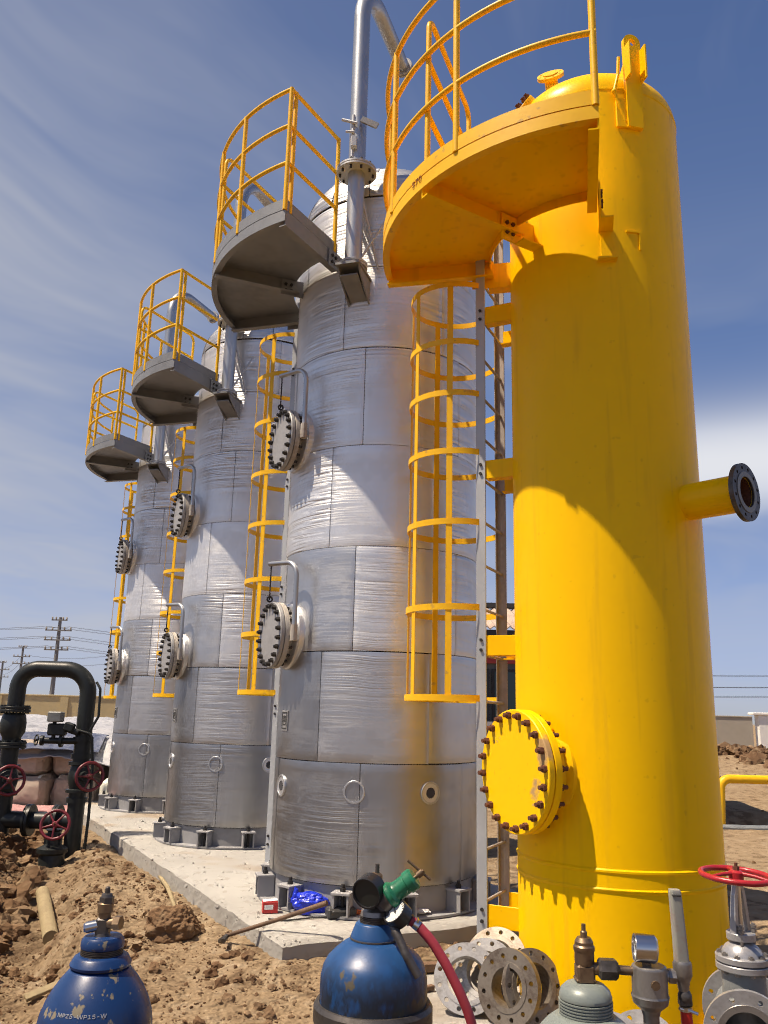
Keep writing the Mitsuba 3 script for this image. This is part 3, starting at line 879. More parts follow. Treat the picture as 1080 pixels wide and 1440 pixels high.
# ---------------------------------------------------------------- the yellow vessel
def build_vessel():
    key = thing('yellow_vessel', 'tall bright yellow vessel with bolted round manhole, platform and side nozzle', 'tank')
    C = V(VES[0], VES[1], 0)
    mv = lambda m: (m.apply_translation(C), m)[1]
    R, HT, HD, ZB = 0.60, 5.48, 0.36, -0.42
    prof = [(0, ZB), (R, ZB), (R, 0.445), (R + 0.006, 0.452), (R + 0.007, 0.462), (R + 0.001, 0.470), (R + 0.001, 0.540), (R + 0.007, 0.548), (R + 0.007, 0.558), (R, 0.566), (R, HT - 0.012), (R + 0.005, HT - 0.006), (R + 0.005, HT + 0.006), (R, HT + 0.012)]
    prof += [(R * math.cos(q), HT + 0.012 + HD * math.sin(q)) for q in np.linspace(0.03, PI / 2 - 0.001, 22)] + [(0, HT + 0.012 + HD)]
    put('shell', mv(lathe(prof, 96)), MAT['yellow'], key, 35)
    n, t = pol(1, 300), pol(1, 30)
    o = C + n * (R + 0.06)
    put('anchor_chair', cat([obox(o + t * q * 0.06 + V(0, 0, ZB + 0.10), (0.12, 0.012, 0.2), n) for q in (-1, 1)], obox(o + V(0, 0, ZB + 0.207), (0.13, 0.16, 0.012), n)), MAT['yellow'], key, False)
    # big manhole
    N, Tn = unit(V(-0.906, -0.423, 0)), V(0.423, -0.906, 0)
    Z = V(0, 0, 1)
    o = C + Z * 1.044
    mh = key + '__manhole'
    put('neck', place(lathe([(0.24, 0.45), (0.265, 0.45), (0.265, 0.70), (0.24, 0.70)], 56), o, N), MAT['yellow'], mh)
    put('pad_ring', place(lathe([(0.265, 0.50), (0.30, 0.50), (0.298, 0.545), (0.266, 0.57)], 56), o, N), MAT['yellow'], mh)
    put('flange', place(lathe([(0.22, 0.655), (0.345, 0.655), (0.348, 0.658), (0.348, 0.697), (0.345, 0.700), (0.22, 0.700)], 72), o, N), MAT['yellow'], mh)
    put('gasket', place(lathe([(0.22, 0.7005), (0.335, 0.7005), (0.335, 0.7065), (0.22, 0.7065)], 56), o, N), MAT['rust'], mh)
    put('cover', place(lathe([(0, 0.7075), (0.345, 0.7075), (0.348, 0.711), (0.348, 0.742), (0.343, 0.747), (0, 0.747)], 72), o, N), MAT['yellow_cover'], mh)
    for k in range(20):
        q = 2 * PI * (k + 0.32) / 20
        d = Z * math.sin(q) * 0.315 + Tn * math.cos(q) * 0.315
        put('bolt', cat(place(hexnut(0.021, 0.022), o + d + N * 0.747, N, Z + Tn * rnd.random()), cyl(o + d + N * 0.60, o + d + N * 0.790, 0.0125, 8), place(hexnut(0.021, 0.022), o + d + N * 0.632, N)), MAT['rust'], mh)
    # side nozzle at the right
    sn = key + '__side_nozzle'
    az = 312
    n = pol(1, az)
    o = C + Z * 2.65
    put('pipe', place(lathe([(0.090, 0.45), (0.112, 0.45), (0.112, 0.94), (0.090, 0.94)], 40), o, n), MAT['yellow'], sn)
    fl = holed(0.172, 0.092, 12, 0.0105, 0.145, 0.028)
    put('flange', place(fl, o + n * 0.925, n), MAT['dark_steel'], sn, 30)
    put('inner_wall', place(disc(0.0895, 0.004, 40), o + n * 0.62, n), MAT['gap_dark'], sn)
    put('lining', place(lathe([(0.0885, 0.60), (0.0898, 0.60), (0.0898, 0.935), (0.0885, 0.935)], 40), o, n), MAT['rust'], sn)
    put('raised_face', place(ring(0.092, 0.122, 0.004, 40, 0.001), o + n * 0.9535, n), MAT['pipe_grey'], sn)
    # crown nozzle, crown manhole and bits on the head
    tn = key + '__crown_nozzle'
    d = unit(V(-0.30, -0.75, 0.55))
    q = C + V(-0.28, 0.0, HT + 0.50)
    put('pipe', cyl(C + V(-0.18, 0.1, HT + 0.1), q + V(0, 0.0, 0.08), 0.05, 20), MAT['yellow'], tn)
    put('blind_flange', place(cat(holed(0.10, 0.0, 8, 0.009, 0.078, 0.026), disc(0.055, 0.035, 24)), q + V(0, 0, 0.10), d), MAT['rail_yellow'], tn)
    hm = key + '__head_manhole'
    n2 = unit(V(-0.80, -0.30, 0.55))
    q = C + V(-0.47, -0.10, HT + 0.06)
    put('neck', cyl(q - n2 * 0.12, q + n2 * 0.10, 0.135, 32), MAT['yellow'], hm)
    put('cover', place(disc(0.175, 0.05, 40, 0.003), q + n2 * 0.10, n2), MAT['yellow'], hm)
    for k in range(14):
        x, y, z = frame(n2)
        a = 2 * PI * k / 14
        b = q + (x * math.cos(a) + y * math.sin(a)) * 0.153
        put('bolt', cat(cyl(b + n2 * 0.07, b + n2 * 0.185, 0.011, 8), place(hexnut(0.019, 0.020), b + n2 * 0.15, n2)), MAT['rust'], hm)
    # lifting lug
    lk = key + '__lifting_lug'
    a = 283
    n, t = pol(1, a), pol(1, a + 90)
    pts = [(-0.055, -0.34), (0.055, -0.34), (0.062, 0.33)] + [(0.062 * math.cos(q), 0.33 + 0.062 * math.sin(q)) for q in np.linspace(0.1, PI - 0.1, 12)] + [(-0.062, 0.33)]
    g = Polygon(pts).difference(Point(0, 0.33).buffer(0.028))
    pl = extrude_polygon(g, 0.030, engine='earcut')
    put('plate', place(pl, C + n * (R + 0.004) + Z * (HT + 0.03), n, (0, 0, 1)), MAT['yellow'], lk, 30)
    for s in (-1, 1):
        put('side_web', obox(C + n * (R + 0.065) + t * s * 0.058 + Z * (HT + 0.17), (0.075, 0.014, 0.26), n, c=0.003), MAT['yellow'], lk, False)
    put('pad', obox(C + n * (R + 0.006) + t * -0.075 + Z * (HT - 0.20), (0.018, 0.10, 0.22), n + t * -0.12, c=0.003), MAT['yellow'], lk, False)
    put('stiffener', trimesh.convex.convex_hull(np.array([C + n * r_ + t * w + Z * z for r_, z in ((R, HT + 0.02), (R, HT + 0.34), (R - 0.20, HT + 0.15)) for w in (-0.012, 0.012)])), MAT['yellow'], lk, False)
    # hook rod beside it
    b = C + pol(R + 0.012, 266) + Z * 0
    put('hook_rod', cat(tube(fillet([b + V(0.12, 0, HT - 0.27), b + V(0.045, -0.02, HT - 0.05), b + V(0.075, -0.02, HT + 0.08), b + V(0.085, -0.02, HT + 0.22)], 0.04, 4), 0.011, 10), icosphere(2, 0.018).apply_translation(b + V(0.045, -0.02, HT - 0.05))), MAT['yellow'], key)
    # platform
    A0, A1, RO, RI = 167.5, 256.7, 1.52, 0.74
    pf = key + '__platform'
    put('deck', mv(sector(RI, RO - 0.012, 4.605, 4.613, A0, A1, 48)), MAT['yellow'], pf, 20)
    put('rim_channel', mv(cat(sector(RO - 0.010, RO, 4.526, 4.609, A0, A1, 60), sector(RO - 0.05, RO - 0.010, 4.526, 4.533, A0, A1, 60))), MAT['rail_yellow'], pf, 20)
    put('kick_plate', mv(sector(RO - 0.008, RO + 0.002, 4.615, 4.708, A0, A1, 60)), MAT['rail_yellow'], pf, 20)
    put('inner_rim', mv(sector(RI, RI + 0.008, 4.54, 4.604, A0, A1, 40)), MAT['yellow'], pf, 20)
    for a, s in ((A0, 1), (212, 0), (A1, -1)):
        n, t = pol(1, a), pol(1, a + 90)
        d = t * s * 0.004
        put('beam', cat(bar(C + n * (RI - 0.02) + d + Z * 4.535, C + n * (RO - 0.012) + d + Z * 4.535, 0.009, 0.138), bar(C + n * (RI - 0.02) + d + t * 0.03 * (s or 1) + Z * 4.470, C + n * (RO - 0.012) + d + t * 0.03 * (s or 1) + Z * 4.470, 0.052, 0.009)), MAT['yellow'], pf, False)
        u = (-s or 1)
        bk = put('bracket', cat(bar(C + n * (R - 0.01) + t * 0.015 * u + Z * 4.50, C + n * (RI + 0.14) + t * 0.015 * u + Z * 4.50, 0.012, 0.19), bar(C + n * (R - 0.02) + t * 0.055 * u + Z * 4.405, C + n * (RI + 0.02) + t * 0.055 * u + Z * 4.405, 0.09, 0.010)), MAT['yellow'], pf, False)
        for r_ in (0.79, 0.84):
            for z in (4.46, 4.53):
                put('bolt', place(hexnut(0.014, 0.014), C + n * r_ + t * 0.021 * u + Z * z, t * u), MAT['rust'], bk)
    # pad plates on the shell under the platform
    put('shell_pad', cat(obox(C + pol(R + 0.004, 262) + Z * 4.28, (0.016, 0.07, 0.14), pol(1, 262)), obox(C + pol(R + 0.02, 262) + Z * 4.19, (0.06, 0.12, 0.012), pol(1, 262))), MAT['yellow'], pf, False)
    put('shell_pad', cat(obox(C + pol(R + 0.003, 279) + Z * 4.40, (0.014, 0.10, 0.012), pol(1, 279)), obox(C + pol(R + 0.003, 283) + Z * 4.34, (0.014, 0.014, 0.13), pol(1, 283))), MAT['yellow'], pf, False)
    # paint marks on the rim
    tm = meshkit.text_mesh('570', 0.042, 0.002)
    a = 211
    n = pol(1, a)
    tm.apply_translation((-0.07, -0.02, 0))
    put('paint_mark', place(tm, C + n * (RO + 0.003) + Z * 4.60, n, (0, 0, 1)), MAT['scrawl'], pf, False)
    railing(key, C, 1.515, A0, A1, 4.61, (5.09, 5.49, 5.87), (A0 + 1, 196, 224, A1 - 0.6), MAT['rail_yellow'], 0.0185, gate=(pol(1.49, 213)[:2], pol(0.90, 176)[:2]))
    ladder_parts(key, 154, 0.785, C, 0.02, 5.62, [1.46, 2.05, 2.63, 3.13, 3.56, 3.95, 4.40], (MAT['galvanised'], MAT['rail_in_shade']), MAT['rail_in_shade'], MAT['rail_yellow'], (0.17, 1.80, 3.0, 4.16), MAT['yellow'], R)  # far rail and rungs take the colour with shade in it
    return key


build_vessel()


# ---------------------------------------------------------------- gas cylinders and regulators in the foreground
def gas_cylinder(label, x, y, prof, mat_, neck=None):
    key = thing('gas_cylinder', label, 'gas cylinder', None)
    zb = gz(x, y)
    body = [(0, zb), (prof[0][0] - 0.012, zb), (prof[0][0], zb + 0.014)] + prof
    m = lathe(body, 72)
    m.apply_translation((x, y, 0))
    put('body', m, mat_, key, 40)
    return key


def at(m, x, y, z=0.0):
    m.apply_translation((x, y, z))
    return m


def threads(r, z0, z1, n):
    pr_ = [(0, z0)]
    for k in range(n):
        a, b = z0 + (z1 - z0) * k / n, z0 + (z1 - z0) * (k + 0.55) / n
        pr_ += [(r * 0.93, a), (r, a + (b - a) * 0.25), (r, b), (r * 0.93, b + (z1 - z0) * 0.1 / n)]
    return lathe(pr_ + [(0, z1)], 48)


# left: blue cylinder with closed valve
x, y = -0.539, 1.82
k = gas_cylinder('dark blue gas cylinder with chipped paint and bare brass valve, at the lower left', x, y,
                 [(0.1095, 0.725), (0.1085, 0.745), (0.1045, 0.765), (0.097, 0.785), (0.086, 0.805), (0.074, 0.822), (0.060, 0.838), (0.054, 0.843), (0.0, 0.8435)], MAT['blue_paint'])
put('groove_ring', at(lathe([(0.03, 0.8435), (0.0545, 0.8435), (0.0545, 0.8455), (0.03, 0.8455)], 48), x, y), MAT['gap_dark'], k)  # thin dark ring drawn as the groove line below the collar
put('neck_collar', at(lathe([(0, 0.8455), (0.058, 0.8455), (0.059, 0.850), (0.052, 0.862), (0.045, 0.866), (0, 0.866)], 64), x, y), MAT['blue_paint'], k, 40)
put('neck_thread', at(threads(0.041, 0.866, 0.878, 4), x, y), MAT['dark_steel'], k)
put('neck_ring', at(lathe([(0, 0.878), (0.041, 0.878), (0.042, 0.882), (0.041, 0.892), (0.036, 0.898), (0.0, 0.899)], 64), x, y), MAT['blue_paint'], k, 40)
v = k + '__valve'
put('block', at(cat(box((0.026, 0.026, 0.034), 0.004).apply_translation((0, 0, 0.916)), lathe([(0, 0.896), (0.017, 0.896), (0.014, 0.904), (0, 0.904)], 24)), x - 0.002, y), MAT['dark_steel'], v)
put('outlet', cat(cyl((x + 0.010, y - 0.004, 0.922), (x + 0.028, y - 0.008, 0.924), 0.0105, 16), place(hexnut(0.0135, 0.014), (x + 0.022, y - 0.007, 0.9235), (1, -0.2, 0.08))), MAT['bronze'], v)
put('safety_plug', cat(cyl((x - 0.012, y - 0.003, 0.917), (x - 0.034, y - 0.008, 0.914), 0.0105, 16), cyl((x - 0.026, y - 0.006, 0.9148), (x - 0.038, y - 0.009, 0.9133), 0.0085, 6)), MAT['chrome'], v)
put('stem_housing', at(lathe([(0, 0.931), (0.0125, 0.931), (0.0125, 0.940), (0.0155, 0.942), (0.0155, 0.958), (0.0115, 0.961), (0, 0.961)], 28), x - 0.001, y), MAT['bronze'], v)
put('spindle_cap', at(cat(place(hexnut(0.0145, 0.011), (0, 0, 0.959), (0, 0, 1)), lathe([(0, 0.970), (0.012, 0.970), (0.010, 0.976), (0.005, 0.977), (0.005, 0.987), (0.0035, 0.989), (0, 0.989)], 20)), x, y), MAT['dark_steel'], v)
lt = meshkit.text_mesh('MPZ5-WP15-W', 0.0085, 0.0006)
lv = lt.vertices
ang = (lv[:, 0] - lv[:, 0].mean()) / 0.097
tz = 0.780 + lv[:, 1] * 0.72
rr_ = 0.0994 - lv[:, 1] * 0.27 + lv[:, 2]
lt.vertices = np.stack([x + rr_ * np.sin(ang), y - rr_ * np.cos(ang), tz], 1)
put('stamped_text', lt, MAT['stamp'], k, False)

# middle: worn blue cylinder, regulator on it
x, y = 0.003, 1.88
k = gas_cylinder('worn light blue gas cylinder carrying the green regulator with two gauges', x, y,
                 [(0.1095, 0.800), (0.1088, 0.822), (0.104, 0.842), (0.095, 0.857), (0.080, 0.871), (0.063, 0.884), (0.050, 0.891), (0.0, 0.8915)], MAT['blue_worn'])
put('rubber_ring', at(lathe([(0.1100, 0.735), (0.116, 0.735), (0.121, 0.742), (0.121, 0.768), (0.116, 0.776), (0.1100, 0.776)], 64), x, y), MAT['dark_steel'], k)
put('groove_ring', at(lathe([(0.03, 0.8915), (0.051, 0.8915), (0.051, 0.8945), (0.03, 0.8945)], 48), x, y), MAT['gap_dark'], k)  # dark ring standing in for the groove under the collar
put('neck_collar', at(lathe([(0, 0.8945), (0.0495, 0.8945), (0.049, 0.899), (0.040, 0.920), (0.036, 0.923), (0, 0.923)], 64), x, y), MAT['blue_worn'], k, 40)
put('neck_thread', at(threads(0.032, 0.923, 0.936, 4), x, y), MAT['dark_steel'], k)
put('neck_ring', at(lathe([(0, 0.936), (0.031, 0.936), (0.029, 0.945), (0.020, 0.951), (0, 0.952)], 48), x, y), MAT['grey_metal'], k)
v = k + '__valve'
put('block', at(cat(box((0.026, 0.028, 0.046), 0.004).apply_translation((0, 0, 0.974)), lathe([(0, 0.994), (0.0135, 0.994), (0.0135, 1.010), (0.010, 1.014), (0, 1.014)], 24)), x, y + 0.018), MAT['bronze'], v)
put('spindle', cyl((x + 0.002, y + 0.018, 1.012), (x + 0.002, y + 0.018, 1.032), 0.0045, 12), MAT['dark_steel'], v)

rg = thing('green_regulator', 'green pressure regulator with T-handle and two round gauges on the middle cylinder', 'regulator')
put('inlet_nut', cat(cyl((0.004, 1.890, 0.968), (0.012, 1.862, 0.966), 0.013, 18), place(hexnut(0.017, 0.016), (0.0065, 1.882, 0.967), (0.28, -0.95, -0.05))), MAT['dark_steel'], rg)
put('body', cat(icosphere(3, 0.023).apply_translation((0.024, 1.856, 0.968)), cyl((0.018, 1.858, 0.962), (0.034, 1.853, 0.982), 0.024, 24)), MAT['dark_steel'], rg)
gd = unit(V(0.78, -0.12, 0.60))
g0 = V(0.030, 1.852, 0.976)
put('spring_housing', place(lathe([(0, 0), (0.024, 0), (0.027, 0.004), (0.027, 0.012), (0.021, 0.018), (0.0195, 0.024), (0.0195, 0.046), (0.0225, 0.048), (0.0225, 0.062), (0.019, 0.067), (0, 0.067)], 40), g0, gd), MAT['green_paint'], rg)
h0 = g0 + gd * 0.066
put('t_handle', cat(cyl(h0, h0 + gd * 0.024, 0.0042, 14), cyl(V(0.067, 1.842, 1.049), V(0.115, 1.842, 1.013), 0.0026, 10)), MAT['bronze'], rg)
put('handle_boss', cyl(h0 + gd * 0.008, h0 + gd * 0.021, 0.0072, 16), MAT['bronze'], rg)


def gauge(parent, c, n, r, depth, case, face, name='gauge', needle=True):
    g = key_for(parent + '__' + name)
    n = unit(n)
    put('case', place(lathe([(0, -depth), (r * 0.82, -depth), (r, -depth + 0.004), (r, 0.0), (r * 0.97, 0.002), (r * 0.88, 0.002), (r * 0.86, -0.003), (0, -0.003)], 40), c, n), case, g, 35)
    put('dial', place(disc(r * 0.86, 0.0008, 36), V(*c) - n * 0.0028, n), face, g)
    if needle and face != MAT['dark_dial']:
        X, Y, Z = frame(n)
        q = unit(X * -0.6 + Y * 0.5)
        o = V(*c) - n * 0.0010
        put('needle', cat(bar(o - q * r * 0.2, o + q * r * 0.6, 0.0018, 0.0006, np.cross(n, q)), place(disc(r * 0.09, 0.001, 14), o - n * 0.0005, n)), MAT['dial_face'] if face == MAT['dark_dial'] else MAT['ink'], g, False)
        tk = [bar(o + (X * math.cos(a) + Y * math.sin(a)) * r * 0.66, o + (X * math.cos(a) + Y * math.sin(a)) * r * 0.78, 0.0012, 0.0006, np.cross(n, X * math.cos(a) + Y * math.sin(a))) for a in np.linspace(-0.7, PI + 0.7, 15)]
        b = put('scale_ticks', cat(tk), MAT['dial_face'] if face == MAT['dark_dial'] else MAT['ink'], g, False)
        labels[b] = {'kind': 'stuff', 'label': 'scale marks on the gauge dial'}
    return g


gauge(rg, V(-0.017, 1.838, 0.984), (-0.42, -0.86, -0.22), 0.0315, 0.034, MAT['black_plastic'], MAT['dark_dial'])
put('gauge_stem', cyl((-0.004, 1.866, 0.984), (0.018, 1.860, 0.968), 0.007, 12), MAT['bronze'], rg)
gauge(rg, V(0.042, 1.826, 0.955), (-0.62, -0.42, 0.66), 0.0275, 0.026, MAT['black_plastic'], MAT['dial_face'])
put('gauge_stem', cyl((0.058, 1.838, 0.942), (0.030, 1.856, 0.960), 0.0065, 12), MAT['bronze'], rg)
put('outlet', cat(cyl((0.030, 1.852, 0.958), (0.072, 1.838, 0.938), 0.009, 16), place(hexnut(0.0125, 0.014), (0.064, 1.841, 0.942), (0.8, -0.27, -0.42))), MAT['dark_steel'], rg)
put('outlet_tube', tube(fillet([(0.030, 1.846, 0.945), (0.045, 1.815, 0.920), (0.066, 1.795, 0.882), (0.090, 1.790, 0.846)], 0.03, 6), 0.0085, 14), MAT['dark_steel'], rg, 50)  # dark outlet tube, also filling in for the shadow along the shoulder

hose = fillet([(0.076, 1.836, 0.936), (0.090, 1.832, 0.928), (0.117, 1.826, 0.903), (0.146, 1.820, 0.861), (0.171, 1.816, 0.817), (0.192, 1.815, 0.774), (0.212, 1.82, 0.70), (0.226, 1.85, 0.5), (0.23, 1.92, 0.1), (0.25, 2.0, -0.36), (0.40, 2.15, -0.425), (0.9, 2.3, -0.425)], 0.2, 6)
k = put('red_hose', tube(hose, 0.0098, 16), MAT['red_hose'], None, 50)
tag(k, 'dark red rubber hose hanging from the green regulator', 'hose')
hc = thing('hose_clamp', 'small steel clamp on the end of the dark red rubber hose', 'clamp')
put('band', cyl((0.0835, 1.834, 0.9322), (0.0925, 1.8312, 0.9262), 0.0108, 18), MAT['chrome'], hc)
put('screw', cyl((0.089, 1.822, 0.938), (0.089, 1.838, 0.940), 0.0028, 8), MAT['chrome'], hc)

# right: grey-green cylinder with flow meter
x, y = 0.382, 1.65
k = gas_cylinder('grey green gas cylinder with bronze valve, in front of the yellow vessel', x, y,
                 [(0.1095, 0.715), (0.1085, 0.738), (0.104, 0.760), (0.096, 0.782), (0.084, 0.803), (0.070, 0.818), (0.056, 0.828), (0.050, 0.832), (0.0, 0.8325)], MAT['grey_green'])
put('neck_thread', at(threads(0.0475, 0.8325, 0.857, 5), x, y), MAT['grey_green'], k)
put('neck_ring', at(lathe([(0, 0.857), (0.046, 0.857), (0.0465, 0.862), (0.043, 0.872), (0.034, 0.880), (0.022, 0.884), (0, 0.885)], 64), x, y), MAT['grey_green'], k, 40)
v = k + '__valve'
put('block', at(cat(box((0.032, 0.032, 0.032), 0.004).apply_translation((0, 0, 0.898)), box((0.036, 0.030, 0.006), 0.002).apply_translation((0, 0, 0.888))), x, y), MAT['bronze'], v)
put('stem_housing', at(lathe([(0, 0.912), (0.0165, 0.912), (0.0175, 0.918), (0.0175, 0.933), (0.019, 0.936), (0.019, 0.942), (0.0165, 0.945), (0.0165, 0.950), (0.012, 0.957), (0, 0.957)], 32), x, y), MAT['bronze'], v)
put('spindle', at(lathe([(0, 0.955), (0.0062, 0.955), (0.0062, 0.966), (0.004, 0.968), (0.004, 0.979), (0, 0.980)], 14), x, y), MAT['bronze'], v)
put('outlet', cat(cyl((x + 0.012, y - 0.003, 0.906), (x + 0.030, y - 0.006, 0.907), 0.0105, 16)), MAT['bronze'], v)

fm = thing('flow_meter', 'bronze flow regulator with glass tube, beside the grey green cylinder', 'regulator')
put('inlet_nut', place(lathe([(0, 0), (0.014, 0), (0.0185, 0.004), (0.0185, 0.030), (0.014, 0.035), (0, 0.035)], 6), (0.404, y - 0.008, 0.9075), (1, -0.05, 0.0)), MAT['dark_steel'], fm, False)
put('inlet_rod', cyl((0.436, y - 0.009, 0.907), (0.470, y - 0.012, 0.906), 0.0078, 18), MAT['bronze'], fm)
cx, cy_ = 0.494, y - 0.014
put('body', at(lathe([(0, 0.846), (0.018, 0.846), (0.030, 0.856), (0.033, 0.868), (0.031, 0.872), (0.031, 0.912), (0.0295, 0.916), (0.027, 0.9175), (0, 0.9175)], 56), cx, cy_), MAT['grey_metal'], fm)
put('port', cyl((cx, cy_ - 0.026, 0.893), (cx, cy_ - 0.036, 0.893), 0.0075, 16), MAT['bronze'], fm)
put('stem', at(lathe([(0, 0.760), (0.012, 0.760), (0.014, 0.775), (0.014, 0.835), (0.018, 0.848), (0, 0.848)], 32), cx, cy_), MAT['grey_metal'], fm)
put('gauge_stem', cyl((cx - 0.004, cy_, 0.915), (cx - 0.004, cy_, 0.930), 0.008, 14), MAT['bronze'], fm)
gauge(fm, V(0.4695, y - 0.018, 0.9465), (-0.99, 0.10, 0.05), 0.0235, 0.037, MAT['chrome'], MAT['dial_face'])
put('joint', cat(cyl((0.520, y - 0.016, 0.901), (0.545, y - 0.018, 0.901), 0.0095, 16), place(hexnut(0.0125, 0.012), (0.527, y - 0.017, 0.901), (1, -0.08, 0))), MAT['grey_metal'], fm)
put('tube_base', at(lathe([(0, 0.878), (0.009, 0.878), (0.0115, 0.893), (0.0160, 0.903), (0.0165, 0.922), (0.014, 0.927), (0, 0.927)], 32), 0.5525, y - 0.018), MAT['grey_metal'], fm)
tp = []
for z, w, xo in ((0.926, 0.0118, 0.5515), (0.96, 0.0112, 0.5500), (1.00, 0.0106, 0.5480), (1.040, 0.0102, 0.5458), (1.0445, 0.0090, 0.5455)):
    a = np.linspace(0, 2 * PI, 25)[:-1]
    q = np.sign(np.cos(a)) * np.abs(np.cos(a)) ** 0.45, np.sign(np.sin(a)) * np.abs(np.sin(a)) ** 0.45
    tp.append(np.stack([xo + w * q[0], y - 0.018 + w * q[1], np.full(24, z)], 1))
put('flow_tube', skin(np.array(tp)), MAT['acrylic'], fm, 40)
put('tube_cap', at(cat(box((0.017, 0.005, 0.004), 0.001).apply_translation((0, -0.0095, 1.036))), 0.5458, y - 0.018), MAT['ink'], fm, False)
put('needle_valve', at(cat(lathe([(0, 0.856), (0.008, 0.856), (0.012, 0.864), (0.012, 0.872), (0.008, 0.880), (0, 0.880)], 24), box((0.022, 0.016, 0.012), 0.002).apply_translation((0, 0, 0.860))), 0.5540, y - 0.018), MAT['dark_steel'], fm)
k = put('bright_red_hose', tube(fillet([(0.5545, y - 0.018, 0.852), (0.556, y - 0.019, 0.80), (0.560, y - 0.02, 0.5), (0.60, y - 0.02, 0.0), (0.66, y + 0.05, -0.41), (0.9, y + 0.2, -0.425)], 0.15, 6), 0.0100, 16), MAT['red_tape'], None, 50)
tag(k, 'bright red hose hanging below the flow meter', 'hose')
hc = thing('hose_clamp', 'wire clamp at the top of the bright red hose', 'clamp')
put('band', cyl((0.5545, y - 0.018, 0.846), (0.5546, y - 0.018, 0.853), 0.0112, 18), MAT['chrome'], hc)
put('twist', cat(cyl((0.556, y - 0.030, 0.850), (0.570, y - 0.034, 0.846), 0.0026, 8), cyl((0.546, y - 0.030, 0.851), (0.538, y - 0.033, 0.854), 0.0022, 8)), MAT['chrome'], hc)


# ---------------------------------------------------------------- handwheel
def handwheel(parent, c, n, R, mat_, r=0.014, spokes=5, hub_mat=None, spin=0.3):
    hw = key_for(parent + '__handwheel')
    X, Y, Z = frame(n)
    c = V(*c)
    path = [c + (X * math.cos(a) + Y * math.sin(a)) * (R - r) * (1 + 0.006 * math.sin(11 * a)) for a in np.linspace(0, 2 * PI, 49)[:-1]]
    p = np.array(path)
    t = np.roll(p, -1, 0) - np.roll(p, 1, 0)
    t /= np.linalg.norm(t, axis=1, keepdims=True)
    o = unit_rows(p - c)
    ang = np.linspace(0, 2 * PI, 13)[:-1]
    v = p[:, None] + r * (np.cos(ang)[None, :, None] * o[:, None] + np.sin(ang)[None, :, None] * Z[None, None])
    v = np.concatenate([v, v[:1]])
    m = skin(v, False)
    m.fix_normals()
    put('rim', m, mat_, hw, 50)
    for k in range(spokes):
        a = spin + 2 * PI * k / spokes
        d = X * math.cos(a) + Y * math.sin(a)
        put('spoke', tube([c + d * R * 0.16 + Z * r * 0.8, c + d * R * 0.5 + Z * r * 0.7, c + d * (R - r * 1.2)], [r * 0.75, r * 0.62, r * 0.62], 8), mat_, hw, 50)
    put('hub', place(lathe([(0, -r), (R * 0.2, -r), (R * 0.2, r * 1.2), (R * 0.13, r * 1.8), (0, r * 1.8)], 24), c, n), mat_, hw)
    put('nut', cat(place(hexnut(R * 0.09, r * 1.2), c + Z * r * 1.8, n), cyl(c + Z * r * 1.8, c + Z * r * 4.2, R * 0.045, 10)), hub_mat or MAT['rust'], hw)
    return hw


def unit_rows(a):
    return a / np.linalg.norm(a, axis=1, keepdims=True)


# ---------------------------------------------------------------- gate valve at the lower right
gv = thing('gate_valve', 'silver gate valve with red handwheel, beside the foot of the yellow vessel', 'valve')
ox, oy = 1.385, 3.42
handwheel(gv, (ox - 0.006, oy - 0.01, 0.778), (0.02, -0.05, 1), 0.138, MAT['red_paint'], 0.011, 3, spin=0.9)
put('stem', cyl((ox, oy, 0.50), (ox, oy, 0.80), 0.011, 16), MAT['chrome'], gv)
yd = unit(V(0.75, 0.55, 0))
yn = unit(V(-0.55, 0.75, 0))
for s_ in (-1, 1):
    sec = []
    for z, off, w, th in ((0.578, 0.040, 0.026, 0.010), (0.64, 0.036, 0.022, 0.009), (0.71, 0.026, 0.018, 0.009), (0.752, 0.012, 0.018, 0.010), (0.760, 0.006, 0.016, 0.010)):
        o = V(ox, oy, z) + yd * s_ * off
        sec.append([o - yn * w / 2 - yd * th, o + yn * w / 2 - yd * th, o + yn * w / 2 + yd * th, o - yn * w / 2 + yd * th])
    m = skin(np.array(sec))
    m.fix_normals()
    put('yoke_arm', m, MAT['valve_silver'], gv, False)
put('yoke_nut', at(lathe([(0, 0.742), (0.026, 0.742), (0.028, 0.748), (0.024, 0.764), (0.016, 0.768), (0, 0.768)], 28), ox, oy), MAT['valve_silver'], gv)
put('yoke_flange', at(lathe([(0.012, 0.552), (0.050, 0.552), (0.052, 0.555), (0.052, 0.576), (0.049, 0.580), (0.012, 0.580)], 40), ox, oy), MAT['valve_silver'], gv)
for a in (250, 350, 100):
    o = V(ox, oy, 0) + pol(0.046, a)
    put('gland_bolt', cat(cyl(o + V(0, 0, 0.54), o + V(0, 0, 0.612), 0.0062, 10), place(hexnut(0.0115, 0.011), o + V(0, 0, 0.582), (0, 0, 1)), place(hexnut(0.0115, 0.010), o + V(0, 0, 0.596), (0, 0, 1))), MAT['grey_metal'], gv, False)
put('bonnet', at(lathe([(0, 0.500), (0.074, 0.500), (0.070, 0.515), (0.058, 0.532), (0.040, 0.545), (0.024, 0.550), (0.020, 0.556), (0, 0.556)], 56), ox, oy), MAT['valve_silver'], gv, 40)
for z0 in (0.478, 0.451):
    put('bonnet_flange', at(lathe([(0.03, z0), (0.093, z0), (0.096, z0 + 0.003), (0.096, z0 + 0.020), (0.093, z0 + 0.023), (0.03, z0 + 0.023)], 64), ox, oy), MAT['valve_silver'], gv)
